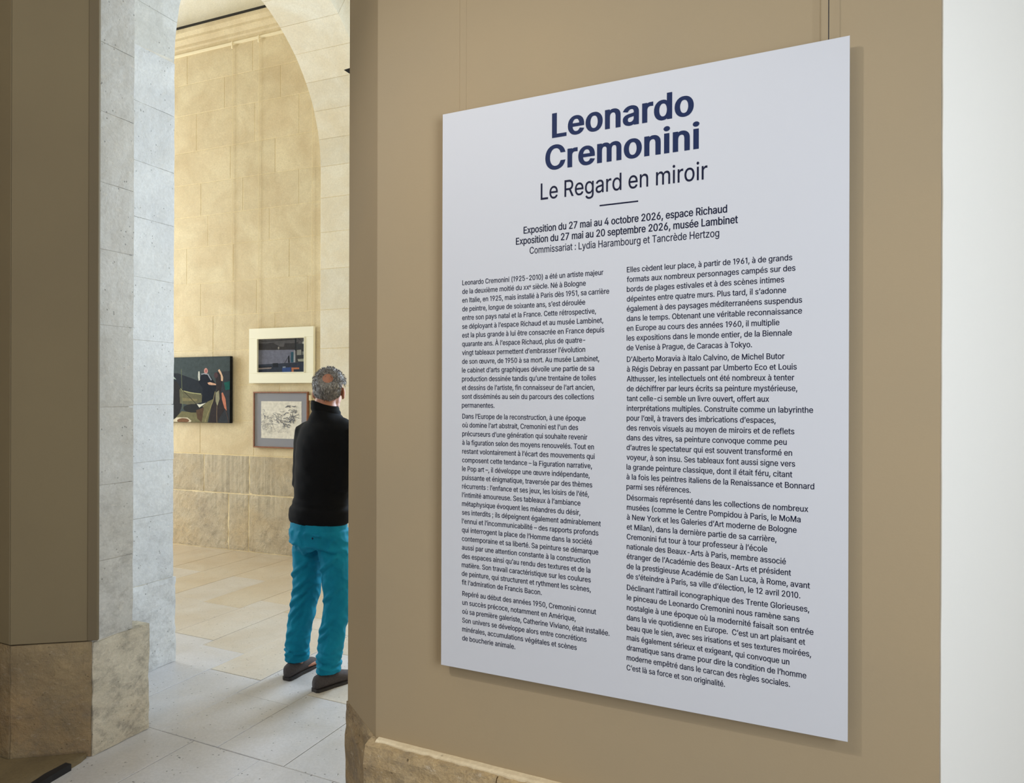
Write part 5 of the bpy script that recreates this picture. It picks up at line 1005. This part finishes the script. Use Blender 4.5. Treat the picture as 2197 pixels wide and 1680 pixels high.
# legs
LEGS = {-1: [(-.090, .003, .82), (-.090, .003, .70), (-.112, .008, .47), (-.150, .0, .27), (-.165, -.008, .075)], 1: [(.095, .006, .82), (.122, .004, .70), (.140, .0, .46), (.125, -.023, .27), (.111, -.038, .075)]}
for sg, J in LEGS.items():
    loft(vs, fs, [(vec(*J[0]), .080, .085), (vec(*J[1]), .074, .078), (vec(*J[2]), .052, .055), (vec(*J[3]) + vec(0, -.012, .03), .046, .052), (vec(*J[4]), .033, .038), (vec(J[4][0], J[4][1], .03), .032, .04)], 16)
    f = vec(J[4][0], J[4][1], 0)
    loft(vs, fs, [(f + vec(0, -.05, .035), .024, .024), (f + vec(0, 0, .04), .030, .032), (f + vec(sg*.006, .08, .035), .036, .024), (f + vec(sg*.012, .15, .024), .040, .014)], 14)
# arms: upper arm down, forearm forward, hands folded in front
HANDS = {}
for sg in (-1, 1):
    sh, el, wr = vec(sg*.165, -.008, 1.385), vec(sg*.150, -.020, 1.085), vec(sg*.065, .205, 1.060)
    loft(vs, fs, [(vec(sg*.11, 0, 1.39), .042, .042), (sh, .044, .044), (sh.lerp(el, .35), .043, .043), (sh.lerp(el, .8), .040, .040), (el, .038, .038)], 14)
    loft(vs, fs, [(el + vec(0, -.01, 0), .037, .037), (el.lerp(wr, .3), .038, .036), (el.lerp(wr, .75), .029, .026), (wr, .026, .021), (wr + (wr-el).normalized()*.03, .030, .016)], 14)
    d = vec(-sg*.75, .62, -.12).normalized(); n = vec(0, .25, 1).normalized(); sd_ = d.cross(n).normalized(); n = sd_.cross(d).normalized()
    o = wr + (wr-el).normalized()*.02 + vec(0, 0, .012*sg)
    loft(vs, fs, [(o, .026, .018), (o + d*.04, .038, .016), (o + d*.085, .040, .014)], 14)
    for i, (off, ln_, rr) in enumerate(((-.030, .068, .0085), (-.010, .078, .009), (.010, .073, .0085), (.029, .058, .0078))):
        a = o + d*.080 + sd_*off; b = a + d*ln_*.45 + n*-.004; c = b + d*ln_*.22 - n*ln_*.30; e_ = c - d*ln_*.05 - n*ln_*.30
        loft(vs, fs, [(a, rr*1.1, rr*1.1), (b, rr, rr), (c, rr*.95, rr*.95), (e_, rr*.75, rr*.75)], 10)
    a = o + d*.02 - sd_*.024; b = a + d*.025 - sd_*.022; c = b + d*.034 - sd_*.006; loft(vs, fs, [(a, .013, .013), (b, .011, .011), (c, .0085, .0085)], 10)
def lean(p, n=None):
    k = max(0, min(1, (p.z-.95)/.40)) * max(0, min(1, (1.56-p.z)/.10)); return p + Vector((.043*k, .022*k, 0))
skin_mesh('body', vs, fs, skin, .0065, 3, .5, lean)
for sg in (-1, 1):
    vs, fs = [], []; ball(vs, fs, hp(sg*.030, .078, .006), .012, .012, .012, None, 14, 10)
    pyobj('eye', vs, fs, plain('eye_white', S(226, 222, 214), .2), person, True)

# hair: grey, thin crown with a bald patch at the back
hairm, nt_, ph = mat('grey_hair'); ph.inputs['Roughness'].default_value = .5
geo = N(nt_, 'ShaderNodeNewGeometry'); t_ = tex(nt_, mapping(nt_, geo.outputs['Position'], (60, 60, 16)), 3.0, 4, .7, .6)
nt_.links.new(ramp(nt_, t_, [(.28, S(70, 66, 64)), (.50, S(136, 132, 132)), (.70, S(214, 212, 214))]), ph.inputs['Base Color'])
nt_.links.new(bump(nt_, t_, .8, .006), ph.inputs['Normal'])
BALD = Vector((.14, -.86, .46)).normalized()
def hair_r(d):
    """outer radius of the hair along a head direction, None on the face"""
    hl = -.96 + max(0, d.y + .55)*1.15 + (.10 if abs(d.x) > .8 else 0)
    if d.z < hl: return None
    if d.y > .62 and d.z < .72: return None
    if abs(d.x) > .80 and d.z < .12 and d.y > -.42: return None
    base = 1/sqrt((d.x/.0745)**2 + (d.y/.0945)**2 + (d.z/.0925)**2)
    ang = d.angle(BALD); k = min(1, max(0, (ang-.30)/.30))
    edge = min(1, (d.z-hl)/.25)
    return base + (-.004 + .021*k)*(.35 + .65*edge) + k*(.005*noise.noise(d*5) + .0035*noise.noise(d*14))
vs, fs, idx = [], [], {}
NS, NR = 110, 80
for i in range(NR+1):
    th = pi*i/NR
    for k in range(NS):
        a = 2*pi*k/NS; d = Vector((sin(th)*cos(a), sin(th)*sin(a), cos(th))); r = hair_r(d)
        if r is None: continue
        idx[(i, k)] = len(vs); vs.append(hp(0, -.004, .022) + HM @ (d*r))
for i in range(NR):
    for k in range(NS):
        q = [(i, k), (i, (k+1) % NS), (i+1, (k+1) % NS), (i+1, k)]
        if all(x in idx for x in q): fs.append(tuple(idx[x] for x in q))
hair = pyobj('hair', vs, fs, hairm, person, True)
vs, fs = [], []; rh = random.Random(3)
for _ in range(1500):
    d = Vector((rh.gauss(0, 1), rh.gauss(0, 1), rh.gauss(0, 1))).normalized(); r = hair_r(d)
    if r is None: continue
    ang = d.angle(BALD)
    if ang < .38 and rh.random() < (.93 if ang < .24 else .6): continue
    p = d*(r-.002); down = Vector((d.x*.3, -.55, -1)) if d.z < .75 else Vector((d.x, -1, .15 + d.y)); tan = (down - d*down.dot(d)).normalized()
    sw = d.cross(tan)*rh.uniform(-.7, .7); L_ = rh.uniform(.014, .030); w = rh.uniform(.0009, .0019); lift = rh.uniform(.001, .008) + (.006 if d.z > .5 else 0)
    pts = [p, p + (tan+sw*.5)*L_*.5 + d*lift, p + (tan+sw)*L_ + d*lift*.5]; ws = d.cross(tan).normalized()
    b = len(vs); C_ = hp(0, -.004, .022)
    for q, ww in ((pts[0], w), (pts[1], w*.9)): vs += [C_ + HM @ (q - ws*ww), C_ + HM @ (q + d*ww), C_ + HM @ (q + ws*ww)]
    vs.append(C_ + HM @ pts[2])
    fs += [(b, b+1, b+4, b+3), (b+1, b+2, b+5, b+4), (b+2, b, b+3, b+5), (b+3, b+4, b+6), (b+4, b+5, b+6), (b+5, b+3, b+6)]
tf = pyobj('hair_locks', vs, fs, hairm, hair, True, recalc=False); tf['kind'] = 'stuff'

# sweater with stand collar
knit, nt_, pk_ = mat('black_knit'); pk_.inputs['Roughness'].default_value = .9; pk_.inputs['Sheen Weight'].default_value = .0; pk_.inputs['Specular IOR Level'].default_value = .2
geo = N(nt_, 'ShaderNodeNewGeometry'); t_ = tex(nt_, geo.outputs['Position'], 260, 2)
pk_.inputs['Base Color'].default_value = (*S(13, 13, 16), 1); nt_.links.new(bump(nt_, t_, .35, .002), pk_.inputs['Normal'])
vs, fs = [], []
loft(vs, fs, [(vec(0, 0, .885), .180, .132), (vec(0, 0, .905), .196, .146), (vec(0, .0, .955), .198, .148), (vec(0, 0, 1.005), .178, .132), (vec(0, 0, 1.10), .176, .134), (vec(0, -.005, 1.22), .186, .140), (vec(0, -.012, 1.34), .194, .138), (vec(0, -.005, 1.41), .186, .118), (vec(0, .004, 1.455), .140, .096), (vec(0, .010, 1.49), .090, .082), (vec(0, .018, 1.515), .076, .077)], 28)
for sg in (-1, 1):
    sh, el, wr = vec(sg*.168, -.010, 1.400), vec(sg*.156, -.020, 1.085), vec(sg*.065, .205, 1.060)
    ball(vs, fs, vec(sg*.140, -.004, 1.385), .088, .074, .078)
    ball(vs, fs, vec(sg*.172, -.010, 1.355), .072, .066, .095)
    ball(vs, fs, vec(sg*.080, .004, 1.440), .075, .070, .050)
    loft(vs, fs, [(vec(sg*.10, 0, 1.40), .060, .068), (sh, .070, .070), (sh.lerp(el, .3), .066, .064), (sh.lerp(el, .8), .053, .054), (el, .050, .050)], 16)
    loft(vs, fs, [(el + vec(0, -.015, 0), .047, .047), (el.lerp(wr, .35), .050, .048), (el.lerp(wr, .85), .038, .036), (wr, .034, .031)], 16)
def knitfold(p, n):
    a = .0035*noise.noise(Vector((p.x*7, p.y*7, p.z*16))) + .003*noise.noise(Vector((p.x*14 + p.z*9, p.y*12, p.z*20)))
    if .86 < p.z < 1.05: a += .0035*sin((p.z-.955)*2*pi/.048 + 2*noise.noise(p*5))*max(0, 1-abs(p.z-.99)/.06)
    return lean(p + n*a)
sw_ = skin_mesh('sweater', vs, fs, knit, .009, 26, .5, knitfold)
# collar: hollow band
def band(name, rings, th, m, parent, seg=36):
    vs, fs = [], []; n = len(rings)
    for s_ in (0, 1):
        for c, rx, ry, tilt in rings:
            for k in range(seg):
                t = 2*pi*k/seg; vs.append(Vector(c) + vec((rx-th*s_)*cos(t), (ry-th*s_)*sin(t), tilt*1.35*(.85*cos(t) + .52*sin(t)) + .002*sin(3*t)))
    o = n*seg
    for i in range(n-1):
        for k in range(seg):
            k2 = (k+1) % seg; fs += [(i*seg+k, i*seg+k2, (i+1)*seg+k2, (i+1)*seg+k), (o+i*seg+k, o+(i+1)*seg+k, o+(i+1)*seg+k2, o+i*seg+k2)]
    for k in range(seg): k2 = (k+1) % seg; fs += [(k, o+k, o+k2, k2), ((n-1)*seg+k, (n-1)*seg+k2, o+(n-1)*seg+k2, o+(n-1)*seg+k)]
    vs = [lean(v) for v in vs]
    return pyobj(name, vs, fs, m, parent, True)
band('collar', [((0, .012, 1.485), .088, .084, -.004), ((0, .016, 1.505), .076, .077, -.006), ((0, .020, 1.522), .079, .080, -.008), ((0, .024, 1.535), .074, .075, -.010), ((0, .030, 1.548), .073, .074, -.012), ((0, .032, 1.562), .072, .072, -.014)], .006, knit, sw_)

# trousers
tm, nt_, pt = mat('turquoise_cotton'); pt.inputs['Roughness'].default_value = .8; pt.inputs['Sheen Weight'].default_value = .0; pt.inputs['Specular IOR Level'].default_value = .2
geo = N(nt_, 'ShaderNodeNewGeometry'); t_ = tex(nt_, geo.outputs['Position'], 12, 4); t2 = tex(nt_, geo.outputs['Position'], 320, 2)
nt_.links.new(ramp(nt_, t_, [(.3, S(7, 124, 159)), (.7, S(15, 140, 175))]), pt.inputs['Base Color']); nt_.links.new(bump(nt_, t2, .2, .001), pt.inputs['Normal'])
vs, fs = [], []
loft(vs, fs, [(vec(0, 0, .955), .168, .122), (vec(0, -.004, .90), .178, .130), (vec(0, -.010, .84), .180, .138), (vec(0, -.008, .79), .172, .128), (vec(0.01, 0, .765), .150, .10)], 28)
for sg, J in LEGS.items():
    c = [vec(*J[0]) , vec(*J[1]), vec(*J[2]), vec(*J[3]), vec(*J[4])]
    loft(vs, fs, [(c[0] + vec(0, -.006, .02), .092, .118), (c[0].lerp(c[1], .6), .086, .100), (c[1], .081, .092), (c[1].lerp(c[2], .5), .078, .084), (c[2], .075, .078), (c[3] + vec(0, -.01, 0), .066, .072), (c[4] + vec(0, -.004, .055), .062, .068), (c[4] + vec(0, -.004, .012), .063, .070)], 20)
CREASES = [(-.03, .69, -.165, .565, .010, .011), (-.035, .60, -.175, .45, .009, .010), (-.045, .535, -.165, .40, .009, .009), (-.055, .48, -.15, .345, .008, .009), (-.08, .42, -.14, .30, .006, .009), (-.10, .33, -.18, .22, .005, .010),
           (-.165, .755, -.035, .775, -.013, .011), (.03, .765, .19, .742, -.011, .010), (.185, .74, .07, .62, .009, .011), (.19, .56, .09, .46, .007, .010), (.17, .40, .09, .30, .008, .010), (.16, .34, .085, .25, .007, .009),
           (-.23, .150, -.10, .118, .009, .008), (-.21, .118, -.10, .150, .006, .007), (.04, .145, .18, .115, .009, .008), (.05, .112, .18, .140, .006, .007), (.05, .17, .17, .19, .006, .009)]
def folds(p, n):
    a = 0.0
    for x0, z0, x1, z1, am, w in CREASES:
        dx, dz = x1-x0, z1-z0; L2 = dx*dx + dz*dz; t = ((p.x-x0)*dx + (p.z-z0)*dz)/L2
        if t < -.15 or t > 1.15: continue
        if p.y > .055: continue
        ds = ((p.x-x0)*dz - (p.z-z0)*dx)/sqrt(L2) + .006*sin(t*5)
        f = max(0, 1 - (2*abs(t-.5))**4/1.6) * min(1, (.055-p.y)/.03)
        a += am*f*(math.exp(-(ds/w)**2) - .75*math.exp(-((ds+1.7*w)/w)**2))
    q = Vector((p.x*9 + p.z*7, p.y*9, p.z*13 - p.x*14)); r_ = 1 - abs(noise.noise(q))*2.2
    a += .0095*max(0, r_)*(.6 + .6*abs(p.z-.45)) * (1 if p.z < .86 else .3)
    q = Vector((p.x*12 - p.z*9, p.y*12, p.z*16 + p.y*18)); a -= .007*abs(noise.noise(q))
    if p.z < .24: a += .0055*sin((p.z + .25*p.x + .3*p.y)*2*pi/.052 + 3*noise.noise(p*7))*(1 - p.z/.24)*.9*(.4 + abs(noise.noise(p*6))*1.6)
    if .70 < p.z < .78 and p.y < 0: a -= .004*max(0, 1-abs(p.z-.745)/.02)*max(0, min(1, abs(p.x)*12))
    if p.z < .105: a = abs(a)*.5 + .0015                     # turned hem
    if abs(p.x - .012) < .012 and p.z > .78: a -= .0035       # centre back seam
    return p + n*a
tr_ = skin_mesh('trousers', vs, fs, tm, .0060, 6, .5, folds)
bm = bmesh.new(); frame_box(bm, vec(.045, -.135, .842), vec(1, 0, 0), vec(0, -1, 0), 0, .085, 0, .010, .006, .002); obj('pocket_welt', bm, tm, tr_)
vs, fs = [], []; ball(vs, fs, vec(.088, -.143, .832), .006, .003, .006); pyobj('button', vs, fs, M['navy'], tr_, True)

# shoes
shm = plain('charcoal_suede', S(74, 68, 70), .85, noise_amt=.18, scale=120, bumpd=.001); som = plain('shoe_sole', S(52, 48, 50), .7)
for sg, J in LEGS.items():
    f = vec(J[4][0], J[4][1] - .015, 0); yaw = Matrix.Rotation(-sg*.14, 3, 'Z')
    e = bpy.data.objects.new('shoe', None); COL.objects.link(e); e.parent = person; e.location = f; e.rotation_euler = (0, 0, -sg*.14)
    prof = [(-.082, .022, .040, .030), (-.070, .032, .046, .036), (-.035, .036, .050, .040), (.0, .037, .050, .042), (.045, .039, .046, .040), (.09, .044, .038, .034), (.135, .046, .030, .027), (.168, .040, .025, .022), (.188, .025, .020, .015)]
    vs, fs = [], []; seg = 24
    for y, hw, zc, hh in prof:
        for k in range(seg):
            t = 2*pi*k/seg; cx, cz = cos(t), sin(t); vs.append(vec(sg*.006*(y/.19) + hw*abs(cx)**.8*(1 if cx > 0 else -1), y, max(.010, zc + hh*cz)))
    for i in range(len(prof)-1):
        for k in range(seg):
            k2 = (k+1) % seg
            if -.06 < prof[i][0] < -.02 and 4 <= k <= 7: continue     # ankle opening
            fs.append((i*seg+k, i*seg+k2, (i+1)*seg+k2, (i+1)*seg+k))
    fs += [tuple(range(seg))[::-1], tuple(range((len(prof)-1)*seg, len(prof)*seg))]
    up_ = pyobj('upper', vs, fs, shm, e, True)
    out = [(-.084, .020), (-.074, .031), (-.03, .036), (.02, .037), (.08, .045), (.135, .048), (.172, .040), (.190, .022)]
    ol = [(-w + sg*.006*(y/.19), y) for y, w in out] + [(w + sg*.006*(y/.19), y) for y, w in out[::-1]]
    n_ = len(ol); vs = [vec(x*1.04, y*1.02, z) for z in (.0, .016) for x, y in ol]; fs = [tuple(range(n_))[::-1], tuple(range(n_, 2*n_))] + [(i, (i+1) % n_, n_+(i+1) % n_, n_+i) for i in range(n_)]
    pyobj('sole', vs, fs, som, e)
